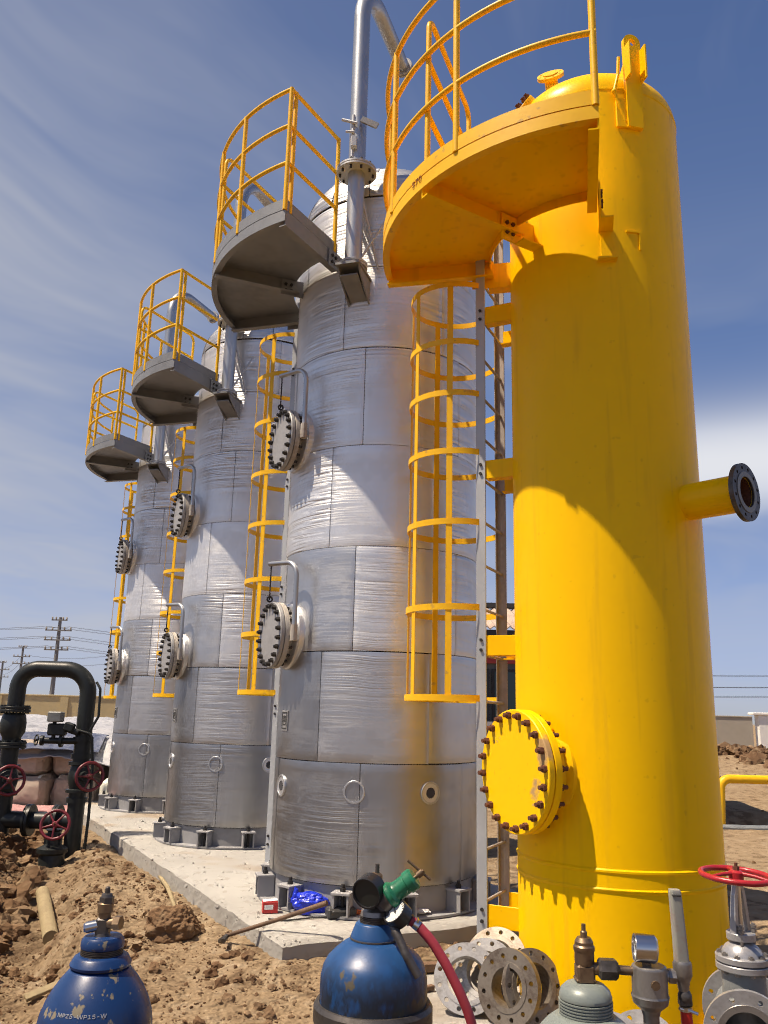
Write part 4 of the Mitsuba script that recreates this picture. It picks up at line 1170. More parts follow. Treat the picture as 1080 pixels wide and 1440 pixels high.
for q in range(10):
    o = V(ox, oy, 0) + pol(0.080, 18 + 36 * q)
    put('bonnet_bolt', at(cat(cyl((0, 0, 0.440), (0, 0, 0.514), 0.0058, 8), place(hexnut(0.0105, 0.009), (0, 0, 0.501), (0, 0, 1)), place(hexnut(0.0105, 0.009), (0, 0, 0.442), (0, 0, 1))), *o[:2]), MAT['grey_metal'], gv, False)
fn_ = unit(V(-0.34, -0.94, 0))
bo = V(ox - 0.005, oy, 0.275)
put('body', cat(at(lathe([(0, 0.20), (0.07, 0.22), (0.082, 0.30), (0.076, 0.40), (0.078, 0.452), (0, 0.452)], 48), ox, oy), place(lathe([(0.080, -0.16), (0.102, -0.16), (0.098, -0.06), (0.11, 0.0), (0.098, 0.06), (0.102, 0.15), (0.080, 0.15)], 56), bo, fn_)), MAT['pipe_grey'], gv, 40)
put('bore', place(disc(0.0805, 0.004, 48), bo + fn_ * 0.02, fn_), MAT['gap_dark'], gv)
for s_ in (1, -1):
    put('end_flange', place(holed(0.148, 0.081, 8, 0.0095, 0.122, 0.024), bo + fn_ * (0.150 if s_ > 0 else -0.174), fn_), MAT['valve_silver'], gv)
put('raised_face', place(ring(0.081, 0.104, 0.004, 56, 0.001), bo + fn_ * 0.1745, fn_), MAT['grey_metal'], gv)
zf = gz(ox, oy)
put('stand', cat(at(lathe([(0, zf), (0.13, zf), (0.13, zf + 0.014), (0.05, zf + 0.02), (0.05, 0.15), (0.09, 0.165), (0.09, 0.205), (0, 0.205)], 40), ox, oy)), MAT['pipe_grey'], gv)


# ---------------------------------------------------------------- loose pipe flanges leaning on the vessel
def pipe_flange(label, c, n, r, r0, holes, mat_, th=0.032, neck=0.06, spin=0.0):
    k = thing('pipe_flange', label, 'pipe flange', None)
    n = unit(n)
    c = V(*c)
    m = holed(r, r0, holes, 0.0125, (r + r0) / 2 + 0.008, th, 64)
    m.apply_transform(trimesh.transformations.rotation_matrix(spin, (0, 0, 1)))
    put('plate', place(m, c - n * th, n), mat_, k, 30)
    put('hub', place(lathe([(r0, 0), (r0 + 0.030, 0), (r0 + 0.012, neck), (r0, neck), (r0, 0)], 56), c - n * th, -n), mat_, k)
    put('raised_face', place(ring(r0 + 0.0005, r0 + 0.026, 0.004, 56, 0.001), c + n * 0.0005, n), mat_, k)
    return k


pipe_flange('white pipe flange with ring of bolt holes, leftmost of the heap, behind the red hose', (0.515, 5.02, -0.045), (-0.12, -0.90, 0.40), 0.178, 0.108, 12, MAT['flange_white'])
pipe_flange('white pipe flange half hidden behind the leftmost white flange', (0.630, 5.10, -0.035), (-0.30, -0.86, 0.40), 0.175, 0.108, 12, MAT['flange_white'], spin=0.1)
pipe_flange('pale grey flange at the back of the heap, under the ladder foot', (0.700, 5.23, 0.0), (-0.35, -0.75, 0.55), 0.180, 0.105, 12, MAT['flange_brown'], spin=0.2)
pipe_flange('brown steel flange standing on edge in front of the heap', (0.712, 4.86, -0.040), (-0.66, -0.72, 0.22), 0.188, 0.095, 12, MAT['flange_brown'], 0.036, 0.05, 0.05)
pipe_flange('brown flange with white inner lip, rightmost of the heap', (0.862, 4.90, -0.040), (0.42, -0.86, 0.30), 0.180, 0.112, 12, MAT['flange_brown'], spin=0.15)
pipe_flange('white flange leaning on the vessel behind the grey green cylinder', (1.135, 4.42, -0.215), (-0.05, -0.90, 0.42), 0.205, 0.115, 12, MAT['flange_white'])
pipe_flange('whitish flange behind the stem of the flow meter', (1.330, 4.56, -0.235), (-0.20, -0.90, 0.35), 0.19, 0.11, 12, MAT['flange_white'], spin=0.1)


# ---------------------------------------------------------------- tools and bits on the slab
pk = thing('pickaxe', 'wooden handled pickaxe leaning on the front edge of the slab', 'pickaxe')
P0, P1 = V(-0.945, 5.86, gz(-0.945, 5.86) + 0.05), V(-0.292, 5.60, 0.20)
put('handle', tube([P0, P0 * 0.5 + P1 * 0.5 + V(0, 0, -0.004), P1], [0.0125, 0.013, 0.016], 12), MAT['wood'], pk, 50)
hd = unit(V(-0.25, 0.9, -0.25))
put('head', tube(fillet([P0 - hd * 0.10 + V(-0.03, 0, -0.035), P0 + V(0.01, 0, 0.005), P0 + hd * 0.10 + V(-0.03, 0, -0.03)], 0.2, 6), np.array([0.008, 0.015, 0.017, 0.019, 0.02, 0.019, 0.017, 0.016, 0.014, 0.009][:10]) if False else 0.015, 8), MAT['dark_steel'], pk)
rb = thing('red_carton', 'small red carton standing on the slab by the pickaxe', 'box')
put('carton', obox((-0.72, 6.24, 0.038), (0.105, 0.08, 0.072), (0.97, 0.2, 0), c=0.002), MAT['box_red'], rb, False)
put('label', obox((-0.722, 6.1985, 0.040), (0.06, 0.001, 0.03), (0.97, 0.2, 0)), MAT['paper'], rb, False)
put('open_flap', obox((-0.72, 6.24, 0.078), (0.10, 0.06, 0.003), (0.97, 0.2, 0.06)), MAT['paper'], rb, False)
bb = lump(0.125, 31, (1.0, 0.7, 0.62), 4, 0.32, 2.2)
bb.apply_translation((-0.44, 6.235, 0.062))
bb.vertices[:, 2] = np.maximum(bb.vertices[:, 2], 0.004)
k = thing('blue_plastic_bag', 'crumpled shiny blue plastic bag on the slab under the pickaxe handle', 'bag')
put('pouch', bb, MAT['bag_blue'], k, 40)
nk = lump(0.035, 35, (0.6, 0.6, 1.8), 3, 0.4, 2.5)
put('tied_neck', nk.apply_translation((-0.545, 6.24, 0.10)), MAT['bag_blue'], k, 40)
dc = thing('black_tool_case', 'scuffed black tool case on the slab behind the middle cylinder', 'case')
put('shell', obox((-0.225, 6.13, 0.036), (0.20, 0.10, 0.066), (0.95, 0.3, 0.0), c=0.012), MAT['black_case'], dc)
put('handle', tube(fillet([V(-0.27, 6.07, 0.05), V(-0.28, 6.035, 0.055), V(-0.19, 6.06, 0.055), V(-0.18, 6.095, 0.05)], 0.015, 4), 0.007, 8), MAT['black_case'], dc)
dr_ = thing('orange_power_tool', 'orange power tool lying behind the black tool case', 'tool')
put('housing', cat(obox((-0.24, 6.33, 0.055), (0.15, 0.07, 0.08), (0.9, -0.2, 0.1), c=0.02)), MAT['orange'], dr_)
put('nose', cyl((-0.17, 6.31, 0.06), (-0.10, 6.29, 0.066), 0.024, 16, 0.016), MAT['black_case'], dr_)
put('grip', obox((-0.29, 6.33, 0.03), (0.05, 0.045, 0.05), (0.7, 0, -0.6), c=0.01), MAT['black_case'], dr_)
cb = []
for q in range(3):
    a = np.linspace(0, 2 * PI * 1.6, 60)
    rr2 = 0.055 + 0.012 * q + 0.006 * np.sin(a * 2.7 + q)
    cb.append(np.stack([-0.10 + rr2 * np.cos(a + q), 6.20 + 0.7 * rr2 * np.sin(a + q), 0.012 + 0.014 * q + 0.008 * np.sin(a * 1.7) + 0.004], 1))
k = put('orange_cable', tube(np.vstack(cb), 0.0042, 8), MAT['orange'], None, 50)
tag(k, 'tangled orange cable on the slab beside the black tool case', 'cable')
k = put('black_cable', tube(fillet([(-0.70, 6.02, 0.008), (-0.58, 5.98, 0.008), (-0.42, 6.08, 0.008), (-0.33, 6.10, 0.01), (-0.28, 6.12, 0.02)], 0.08, 6), 0.006, 8), MAT['black_case'], None, 50)
tag(k, 'thin black cable lying on the slab below the blue bag', 'cable')
k = thing('crumpled_packaging', 'crumpled grey packaging on the slab to the right of the green regulator', 'packaging')
for i in range(3):
    g = lump(0.06, 50 + i, (1.2, 0.9, 0.22), 3, 0.5, 2.5)
    g.apply_translation((0.17 + 0.07 * i, 6.16 + 0.03 * i, 0.015 + 0.012 * i))
    put('sheet', g, MAT['paper'] if i != 1 else MAT['platform_grey'], k, 40)
for lab, a, b, w in (('short dark timber offcut on the pad behind the middle cylinder', V(0.20, 5.70, -0.185), V(0.42, 5.76, -0.185), 0.06), ('small dark offcut lying on the pad left of the flanges', V(0.26, 5.34, -0.20), V(0.36, 5.40, -0.20), 0.034)):
    k = put('timber_offcut', bar(a, b, w, w * 0.8, c=0.004), MAT['wood'], None, False)
    tag(k, lab, 'timber')
k = put('wooden_stick', tube([V(-1.93, 8.05, gz(-1.93, 8.05) + 0.03), V(-1.72, 7.48, gz(-1.72, 7.48) + 0.035), V(-1.53, 6.95, gz(-1.53, 6.95) + 0.02)], [0.016, 0.018, 0.014], 8), MAT['pale_wood'], None, 50)
tag(k, 'thin pale wooden stick on the dirt along the slab', 'stick')
k = put('yellow_pipe_end', tube([V(-3.02, 8.2, gz(-3.02, 8.2) + 0.03), V(-2.42, 6.85, gz(-2.42, 6.85) + 0.03)], 0.058, 20), MAT['pale_wood'], None, 50)
tag(k, 'dusty pale pipe lying in the bottom of the trench', 'pipe')
k = put('broken_plank', obox((-2.02, 5.72, gz(-2.02, 5.72) + 0.05), (0.24, 0.07, 0.022), (0.8, 0.55, 0.25), (0, -0.2, 1), c=0.003), MAT['pale_wood'], None, False)
tag(k, 'broken pale plank sticking out of the dug soil', 'plank')
big = lump(0.165, 77, (1.0, 0.75, 0.80), 5, 0.42, 1.6)
big.apply_translation((-1.36, 6.16, gz(-1.36, 6.16) + 0.07))
k = put('soil_clod', big, MAT['clod'], None, 40)
tag(k, 'big rugged brown soil clod on the dirt left of the pickaxe', 'soil clod')

# loose soil and stones: nobody could count them
base = icosphere(subdivisions=1)
forms = []
for i in range(10):
    forms.append(lump(1.0, 100 + i, (1, 0.8, 0.62), 1, 0.95, 2.3).vertices)
nf = len(base.faces)


def scatter(pts, sizes, name, mat_, label, category):
    vs, fs = [], []
    for i, ((px_, py_), r_) in enumerate(zip(pts, sizes)):
        f = forms[i % len(forms)]
        a, b = rng.uniform(0, 2 * PI), rng.uniform(0, 2 * PI)
        ca, sa, cb_, sb = math.cos(a), math.sin(a), math.cos(b), math.sin(b)
        v_ = f @ np.array([[ca, sa, 0], [-sa, ca, 0], [0, 0, 1]]) @ np.array([[1, 0, 0], [0, cb_, sb], [0, -sb, cb_]])
        vs.append(v_ * r_ + np.array([px_, py_, ZS[i] + r_ * 0.25]))
        fs.append(base.faces + 42 * i)
    m = trimesh.Trimesh(np.vstack(vs), np.vstack(fs), process=False)
    k_ = put(name, m, mat_, None, False)
    tag(k_, label, category, None, 'stuff')


pts, sizes = [], []
while len(pts) < 6000:
    px_, py_ = rng.uniform(-4.6, -0.4), rng.uniform(4.4, 10.5)
    u, al = trench_u(px_, py_)
    q0 = (px_ - TOWERS[0][0]) * ACR[0] + (py_ - TOWERS[0][1]) * ACR[1]
    q1 = (px_ - TOWERS[0][0]) * ROW[0] + (py_ - TOWERS[0][1]) * ROW[1]
    if q0 > -1.25 and q1 > -1.1:
        continue
    left = u < -0.15
    if not left and rng.uniform() > 0.20:
        continue
    pts.append((px_, py_))
    s_ = rng.exponential(1.0)
    sizes.append(min(0.006 + 0.010 * s_ ** 1.6, 0.12) if left else min(0.004 + 0.0042 * s_ * s_, 0.04))
for i in range(5200):                          # fine crumbs on the trodden strip between trench and slab
    px_, py_ = rng.uniform(-2.9, 0.4), rng.uniform(4.5, 9.0)
    q0 = (px_ - TOWERS[0][0]) * ACR[0] + (py_ - TOWERS[0][1]) * ACR[1]
    q1 = (px_ - TOWERS[0][0]) * ROW[0] + (py_ - TOWERS[0][1]) * ROW[1]
    if not (q0 > -1.2 and q1 > -1.1) and not (px_ > -0.2 and py_ < 5.8):
        pts.append((px_, py_))
        sizes.append(0.0035 + 0.003 * rng.exponential(1.0))
P_ = np.array(pts)
ZS = ground_z(P_[:, 0], P_[:, 1])
scatter(pts, sizes, 'loose_soil', MAT['clod'], 'loose dark soil clods of all sizes dug from the trench', 'soil')
pts, sizes = [], []
for i in range(700):
    q = rng.uniform(0, 1)
    px_, py_ = (rng.uniform(4.2, 26), rng.uniform(9, 38)) if q < 0.7 else (rng.uniform(0.1, 2.0), rng.uniform(5.9, 6.6))
    pts.append((px_, py_))
    sizes.append(min(0.02 + 0.03 * rng.exponential(1.0), 0.22) if q < 0.7 else 0.006 + 0.006 * rng.exponential(1.0))
for i in range(500):
    px_, py_ = rng.normal(15, 4.5), rng.normal(33, 2.5)
    pts.append((px_, py_))
    sizes.append(min(0.06 + 0.08 * rng.exponential(1.0), 0.5))
P_ = np.array(pts)
ZS = ground_z(P_[:, 0], P_[:, 1])
scatter(pts, sizes, 'rubble', MAT['clod'], 'scattered stones and rubble on the ground to the right', 'rubble')
pts, sizes = [], []
for i in range(420):
    l_ = rng.uniform(-1.1, 5.5)
    a_ = -1.28 + abs(rng.normal(0, 0.35)) if rng.uniform() < 0.7 else rng.uniform(-1.25, 1.2)
    q = TOWERS[0] + ACR * a_ + ROW * l_
    pts.append((q[0], q[1]))
    sizes.append(0.002 + 0.0028 * rng.exponential(1.0))
ZS = np.full(len(pts), -0.001)
scatter(pts, sizes, 'concrete_crumbs', MAT['concrete'], 'small crumbs of concrete and dirt on the slab', 'gravel')


# ---------------------------------------------------------------- black pipework at the left
pm = thing('black_pipework', 'black pipe arch with three red handwheels, left of the towers', 'pipework')
py_ = 9.6
xl, xr, zt = -4.07, -3.275, 1.755
put('arch', tube(fillet([(xl, py_, 1.30), (xl, py_, zt), (xr, py_, zt), (xr, py_, -0.55)], 0.27, 12), 0.090, 28), MAT['pipe_black'], pm, 50)
cv = pm + '__check_valve'
put('body', at(lathe([(0, 0.96), (0.10, 0.96), (0.10, 1.0), (0.134, 1.06), (0.138, 1.16), (0.122, 1.24), (0.10, 1.27), (0, 1.27)], 40), xl, py_), MAT['pipe_black'], cv, 40)
for z0 in (1.275, 1.308, 0.925, 0.958 - 0.068):
    put('flange', at(lathe([(0.06, z0), (0.163, z0), (0.165, z0 + 0.003), (0.165, z0 + 0.026), (0.163, z0 + 0.029), (0.06, z0 + 0.029)], 44), xl, py_), MAT['pipe_black'], cv)
for z0, z1 in ((1.26, 1.35), (0.875, 0.97)):
    b = put('bolts', cat([at(cat(cyl((0, 0, z0), (0, 0, z1), 0.010, 6), place(hexnut(0.017, 0.016), (0, 0, z1 - 0.016), (0, 0, 1))), xl + 0.140 * math.cos(a), py_ + 0.140 * math.sin(a)) for a in np.arange(12) * PI / 6]), MAT['pipe_black'], cv, False)
    labels[b] = {'kind': 'stuff', 'label': 'flange bolts of the check valve'}


def line_valve(name, x, y, z, n, hw_off, R, zspan=0.32):
    g = key_for(pm + '__' + name)
    put('body', at(lathe([(0, -zspan / 2), (0.13, -zspan / 2), (0.13, -zspan / 2 + 0.03), (0.095, -zspan / 2 + 0.04), (0.125, 0), (0.095, zspan / 2 - 0.04), (0.13, zspan / 2 - 0.03), (0.13, zspan / 2), (0, zspan / 2)], 36), x, y, z), MAT['pipe_black'], g, 40)
    n = unit(n)
    o = V(x, y, z)
    put('bonnet', cat(cyl(o, o + n * (hw_off * 0.6), 0.07, 24, 0.05), place(disc(0.10, 0.03, 28, 0.003), o + n * hw_off * 0.35, n), cyl(o + n * hw_off * 0.5, o + n * (hw_off - 0.02), 0.022, 12)), MAT['pipe_black'], g)
    return o + n * hw_off, n


put('left_leg' if False else 'leg', tube([V(xl, py_, 0.90), V(xl, py_, -0.55)], 0.092, 28), MAT['pipe_black'], pm, 50)
c, n = line_valve('line_valve', xl + 0.0, py_, 0.55, (0.47, -0.88, 0.06), 0.36, 0.185)
handwheel(pm, c, n, 0.162, MAT['dark_red'], 0.016, 5, spin=0.2)
c, n = line_valve('line_valve', xr, py_, 0.60, (0.58, -0.80, 0.08), 0.36, 0.18)
handwheel(pm, c, n, 0.157, MAT['dark_red'], 0.016, 5, spin=0.6)
put('cross_pipe', tube([V(xl, py_, 0.14), V(xr, py_, 0.14)], 0.088, 28), MAT['pipe_black'], pm, 50)
for xx in (-3.80, -3.765, -3.50, -3.465):
    put('cross_flange', place(lathe([(0.05, 0), (0.165, 0), (0.165, 0.028), (0.05, 0.028)], 40), (xx, py_, 0.14), (1, 0, 0)), MAT['pipe_black'], pm)
o = V(-3.43, 9.10, -0.22)
g = pm + '__trench_valve'
put('body', cat(at(lathe([(0, -0.45), (0.12, -0.45), (0.15, -0.30), (0.12, -0.12), (0.15, -0.10), (0.15, -0.06), (0.07, -0.02), (0.06, 0.10), (0.09, 0.12), (0.0, 0.13)], 36), -3.30, 9.10, 0.0), tube([V(-3.30, 9.10, -0.32), V(-3.30, 9.6, -0.32)], 0.10, 24), bar(V(-3.37, 9.10, 0.08), V(-3.37, 9.10, -0.12), 0.03, 0.05), bar(V(-3.23, 9.10, 0.08), V(-3.23, 9.10, -0.12), 0.03, 0.05)), MAT['pipe_black'], g, 40)
handwheel(pm, (-3.27, 9.02, 0.175), (0.10, -0.93, 0.30), 0.155, MAT['dark_red'], 0.016, 5, spin=0.9)
put('valve_stem', cyl((-3.30, 9.10, 0.10), (-3.27, 9.03, 0.17), 0.02, 10), MAT['pipe_black'], pm)
# actuator cluster on the right leg
ac = pm + '__actuator'
put('side_pipe', cat(cyl((xr, py_ - 0.05, 0.98), (xr - 0.42, py_ - 0.10, 0.98), 0.035, 16), place(disc(0.07, 0.03, 24), (xr - 0.20, py_ - 0.07, 0.98), (-1, -0.1, 0)), place(disc(0.055, 0.03, 20), (xr - 0.40, py_ - 0.10, 0.98), (-1, -0.1, 0))), MAT['pipe_black'], ac)
put('bracket', cat(cyl((xr - 0.30, py_ - 0.09, 0.98), (xr - 0.30, py_ - 0.10, 1.20), 0.022, 10), obox((xr - 0.26, py_ - 0.1, 1.10), (0.20, 0.09, 0.13), c=0.015), cyl((xr - 0.20, py_ - 0.10, 1.12), (xr - 0.02, py_ - 0.11, 1.07), 0.035, 12), obox((xr - 0.12, py_ - 0.13, 1.13), (0.10, 0.10, 0.09), (1, 0, -0.3), c=0.012)), MAT['pipe_black'], ac)
put('gear_box', obox((xr - 0.285, py_ - 0.12, 1.235), (0.155, 0.12, 0.11), c=0.012), MAT['pipe_grey'], ac)
put('conduit', tube(fillet([(xr - 0.05, py_ - 0.12, 1.10), (xr + 0.13, py_ - 0.12, 1.06), (xr + 0.17, py_ - 0.10, 0.7), (xr + 0.18, py_ - 0.10, 0.2), (xr + 0.17, py_ - 0.1, -0.2)], 0.08, 6), 0.016, 10), MAT['pipe_black'], ac, 50)
put('conduit', tube(fillet([(xr + 0.10, py_ - 0.05, 1.62), (xr + 0.16, py_ - 0.08, 1.55), (xr + 0.17, py_ - 0.08, 1.25), (xr + 0.10, py_ - 0.1, 1.10)], 0.06, 5), 0.014, 8), MAT['pipe_black'], ac, 50)
handwheel(pm, (xr - 0.47, py_ - 0.12, 0.985), (-0.75, -0.65, 0.1), 0.062, MAT['pipe_black'], 0.008, 3)
for z in (0.82, 0.36, 1.0):
    put('pipe_clip', at(lathe([(0.08, z - 0.025), (0.110, z - 0.025), (0.110, z + 0.025), (0.08, z + 0.025)], 32), xr, py_), MAT['pipe_black'], pm)


# ---------------------------------------------------------------- bags, tarpaulin, sheets behind the pipework
def bulk_bag(label, c, size, seed):
    k_ = thing('bulk_bag', label, 'bulk bag', None)
    m = box((1, 1, 1), 0.12)
    for _ in range(4):
        m = m.subdivide()
    v_ = m.vertices * np.array(size)
    b = 1 + 0.10 * np.cos(v_[:, 2] / size[2] * PI)
    v_[:, 0] *= b
    v_[:, 1] *= b
    n_ = meshkit.fbm(v_ * 5 + seed * 3.3, 4, seed) - 0.5
    v_ += unit_rows(m.vertices) * n_[:, None] * 0.09
    m.vertices = v_ + np.array(c)
    put('sack', m, MAT['bag_cloth'], k_, 40)
    t_ = V(*c) + V(0, 0, size[2] / 2)
    for sx in (-1, 1):
        a_, b_ = t_ + V(sx * size[0] * 0.36, -size[1] * 0.44, -0.03), t_ + V(sx * size[0] * 0.36, size[1] * 0.4, -0.02)
        put('lift_loop', strap(fillet([a_, a_ + V(0, 0.05, 0.03), b_ + V(0, -0.05, 0.03), b_], 0.03, 4), 0.04, 0.006, (1, 0, 0)), MAT['cream_sack'], k_)


zg = -0.16
bulk_bag('beige bulk bag at top left of the stack under the white tarpaulin', (-5.30, 13.2, 0.60), (0.62, 0.62, 0.50), 1)
bulk_bag('beige bulk bag at top right of the stack under the white tarpaulin', (-4.60, 13.4, 0.60), (0.58, 0.62, 0.50), 2)
bulk_bag('beige bulk bag at bottom left of the stack under the white tarpaulin', (-5.18, 13.1, 0.09), (0.60, 0.62, 0.52), 3)
bulk_bag('pinkish bulk bag at bottom right of the stack, behind the right pipe leg', (-4.52, 13.3, 0.09), (0.58, 0.62, 0.52), 4)
bulk_bag('bulk bag at the left edge of the stack, behind the check valve', (-6.05, 13.3, 0.34), (0.66, 0.66, 0.96), 5)


def cloth(name, x0, x1, y0, y1, zf, n, m_, mat_, label, category, seed, th=0.012):
    A, B = np.meshgrid(np.linspace(x0, x1, n), np.linspace(y0, y1, m_), indexing='ij')
    P = np.stack([A, B, 0 * A], -1)
    edge = 0.18 * (meshkit.fbm(P * 1.2, 3, seed + 5) - 0.5)
    Z = zf(A, B, P)
    top = np.stack([A + edge, B + edge * 0.6, Z], -1)
    I = np.arange(n * m_).reshape(n, m_)
    q = np.stack([I[:-1, :-1], I[1:, :-1], I[1:, 1:], I[:-1, 1:]], -1).reshape(-1, 4)
    rim = np.concatenate([I[:, 0], I[-1, 1:], I[-2::-1, -1], I[0, -2:0:-1]])
    N = n * m_
    f = np.vstack([q, q[:, ::-1] + N, np.stack([rim, rim + N, np.roll(rim, -1) + N, np.roll(rim, -1)], -1)])
    bot = top - np.array([0, 0, th])
    k_ = put(name, trimesh.Trimesh(np.vstack([top.reshape(-1, 3), bot.reshape(-1, 3)]), np.vstack([f[:, [0, 1, 2]], f[:, [0, 2, 3]]]), process=False), mat_, None, 40)
    tag(k_, label, category)


cloth('white_tarpaulin', -8.0, -3.3, 12.75, 17.5, lambda A, B, P: 0.885 + 0.055 * (B - 13) + 0.16 * (meshkit.fbm(P * np.array([1.6, 2.6, 1]), 4, 3) - 0.5) + 0.05 * (meshkit.fbm(P * 7, 3, 4) - 0.5) - 0.28 * sstep(13.2, 12.7, B) - 0.16 * sstep(-4.2, -3.3, A), 110, 90, MAT['tarp_white'], 'wrinkled white tarpaulin over the stack of bulk bags', 'tarpaulin', 3)
cloth('blue_tarpaulin', -5.9, -4.1, 12.72, 13.35, lambda A, B, P: 0.93 + 0.055 * (B - 13) + 0.14 * (meshkit.fbm(P * np.array([1.6, 2.6, 1]), 4, 3) - 0.5) + 0.05 * (meshkit.fbm(P * 6, 3, 6) - 0.5) - 0.20 * sstep(13.2, 12.7, B), 60, 30, MAT['tarp_blue'], 'strip of dark blue sheet folded over the edge of the white tarpaulin', 'tarpaulin', 7)
cloth('pink_sheet', -5.9, -4.2, 11.9, 12.7, lambda A, B, P: -0.06 + 0.16 * (meshkit.fbm(P * np.array([2.0, 4.0, 1]), 4, 13) - 0.45), 60, 40, MAT['pink_sheet'], 'crumpled pinkish sheet on the ground before the bulk bags', 'sheet', 13)
k = thing('grain_sack', 'pale cream sack standing right of the black pipework', 'sack')
m = box((0.34, 0.30, 0.52), 0.06).subdivide().subdivide().subdivide()
m.vertices += unit_rows(m.vertices) * ((meshkit.fbm(m.vertices * 7, 3, 5) - 0.5) * 0.07)[:, None]
put('sack', m.apply_translation((-3.78, 12.6, 0.10)), MAT['cream_sack'], k, 40)
put('tied_top', lump(0.07, 8, (1.3, 0.6, 0.8), 3).apply_translation((-3.78, 12.6, 0.38)), MAT['cream_sack'], k, 40)
# pile of stored goods that the tarpaulin hides in part
bulk_bag('grey bag at the right end of the covered pile', (-3.85, 14.2, 0.24), (0.62, 0.7, 0.80), 6)
for i, (bx_, by_) in enumerate(((-7.2, 14.6), (-6.3, 15.2), (-5.4, 15.2), (-4.4, 15.6))):
    bulk_bag(('bag under the far left of the tarpaulin', 'bag under the middle of the tarpaulin', 'bag under the right of the tarpaulin', 'bag behind the right end of the tarpaulin')[i], (bx_, by_, 0.34), (0.8, 0.8, 1.0), 10 + i)


# ---------------------------------------------------------------- boundary walls, poles and wires
def wall(label, a, b, h, mat_, step=3.0, base=-0.3):
    k_ = thing('boundary_wall', label, 'wall')
    a, b = V(*a, 0), V(*b, 0)
    d = unit(b - a)
    L = np.linalg.norm(b - a)
    put('masonry', bar(a + V(0, 0, (h + base) / 2), b + V(0, 0, (h + base) / 2), 0.20, h - base), mat_, k_, False)
    put('coping', bar(a + V(0, 0, h + 0.036), b + V(0, 0, h + 0.036), 0.28, 0.07, c=0.01), mat_, k_, False)
    s_ = step / 2
    while s_ < L:
        o_ = a + d * s_
        put('pilaster', obox(o_ + V(0, 0, (h + base) / 2 - 0.01), (0.38, 0.32, h - base - 0.02), d), mat_, k_, False)
        s_ += step
    return k_


wall('long beige boundary wall behind the tarpaulin at left', (-46, 40), (-9, 43.5), 1.86, MAT['wall_plaster'], 3.2)
wall('grey beige boundary wall beyond the rubble at right', (13, 48.3), (20.9, 48.0), 1.72, MAT['wall_grey'], 7.6)
gp = thing('gate_post', 'white gate post at the right end of the far wall', 'gate post')
put('post', obox((21.45, 48, 0.78), (0.55, 0.55, 2.16), c=0.02), MAT['white_trim'], gp, False)
put('cap', obox((21.35, 48, 1.93), (1.0, 0.75, 0.14), c=0.03), MAT['white_trim'], gp, False)
gt = thing('far_gate', 'grey steel bar gate beside the white gate post', 'gate')
for z in (0.1, 0.95, 1.6):
    put('rail', bar((21.75, 48, z), (25.5, 48.2, z), 0.05, 0.06), MAT['grey_paint'], gt, False)
for i in range(16):
    put('bar', cyl((21.9 + 0.23 * i, 48.02, 0.05), (21.9 + 0.23 * i, 48.02, 1.62), 0.02, 6), MAT['grey_paint'], gt)


def pole(label, x, y, h, arms, r=0.15):
    k_ = thing('utility_pole', label, 'utility pole', None)
    put('shaft', cyl((x, y, -0.4), (x, y, h), r * 1.25, 16, r * 0.75), MAT['pole_concrete'], k_)
    for z, w in arms:
        put('crossarm', bar((x - w, y - 0.16, z), (x + w, y - 0.16, z), 0.09, 0.11), MAT['pole_concrete'], k_, False)
        for q in (-0.92, -0.45, 0.45, 0.92):
            put('insulator', at(lathe([(0, 0.05), (0.05, 0.05), (0.08, 0.10), (0.05, 0.14), (0.08, 0.19), (0.04, 0.26), (0, 0.27)], 10), x + q * w, y - 0.16, z), MAT['wall_grey'], k_)
    return V(x, y, 0)


ARMS = ((8.40, 0.65), (7.55, 1.1), (6.75, 1.1), (5.95, 1.0))
pole('nearest concrete utility pole, above the black pipe arch', -26.85, 70, 8.65, ARMS, 0.17)
pole('second utility pole, left of the pipe arch', -46.6, 110, 9.0, ((8.8, 0.55), (7.6, 1.1), (6.7, 1.1)), 0.17)
pole('farthest utility pole at the left edge', -57.9, 130, 8.0, ((7.8, 0.6), (6.7, 1.2), (5.6, 1.2)), 0.18)


def wire(label, a, b, sag, r=0.016):
    a, b = V(*a), V(*b)
    t = np.linspace(0, 1, 33)[:, None]
    p = a * (1 - t) + b * t
    p[:, 2] -= 4 * sag * (t * (1 - t))[:, 0]
    k_ = put('overhead_wire', tube(p, r, 5, False), MAT['wire'], None, 60)
    tag(k_, label, 'wire', 'overhead wires on the utility poles')


for z, w, sg, nm in ((7.85, 1.0, 2.4, 'upper'), (7.05, 1.0, 2.6, 'middle'), (6.25, 0.9, 2.6, 'lower')):
    for q in (-0.9, 0.9):
        e_ = 'left' if q < 0 else 'right'
        wire(f'overhead wire running right from the {e_} end of the {nm} crossarm of the nearest pole', (-26.85 + q * w, 69.84, z), (66 + q * w, 76, z - 0.3), sg)
        wire(f'overhead wire running left from the {e_} end of the {nm} crossarm of the nearest pole', (-26.85 + q * w, 69.84, z), (-80 + q * w, 58, z - 0.2), 1.3)
for z, nm in ((7.9, 'upper'), (7.0, 'lower')):
    wire(f'{nm} overhead wire from the second utility pole to the farthest', (-46.6, 110, z), (-57.9, 130, z - 1.0), 0.5, 0.02)
    wire(f'{nm} overhead wire running right from the second utility pole', (-46.6, 110, z), (-30, 96, z - 0.6), 0.5, 0.02)


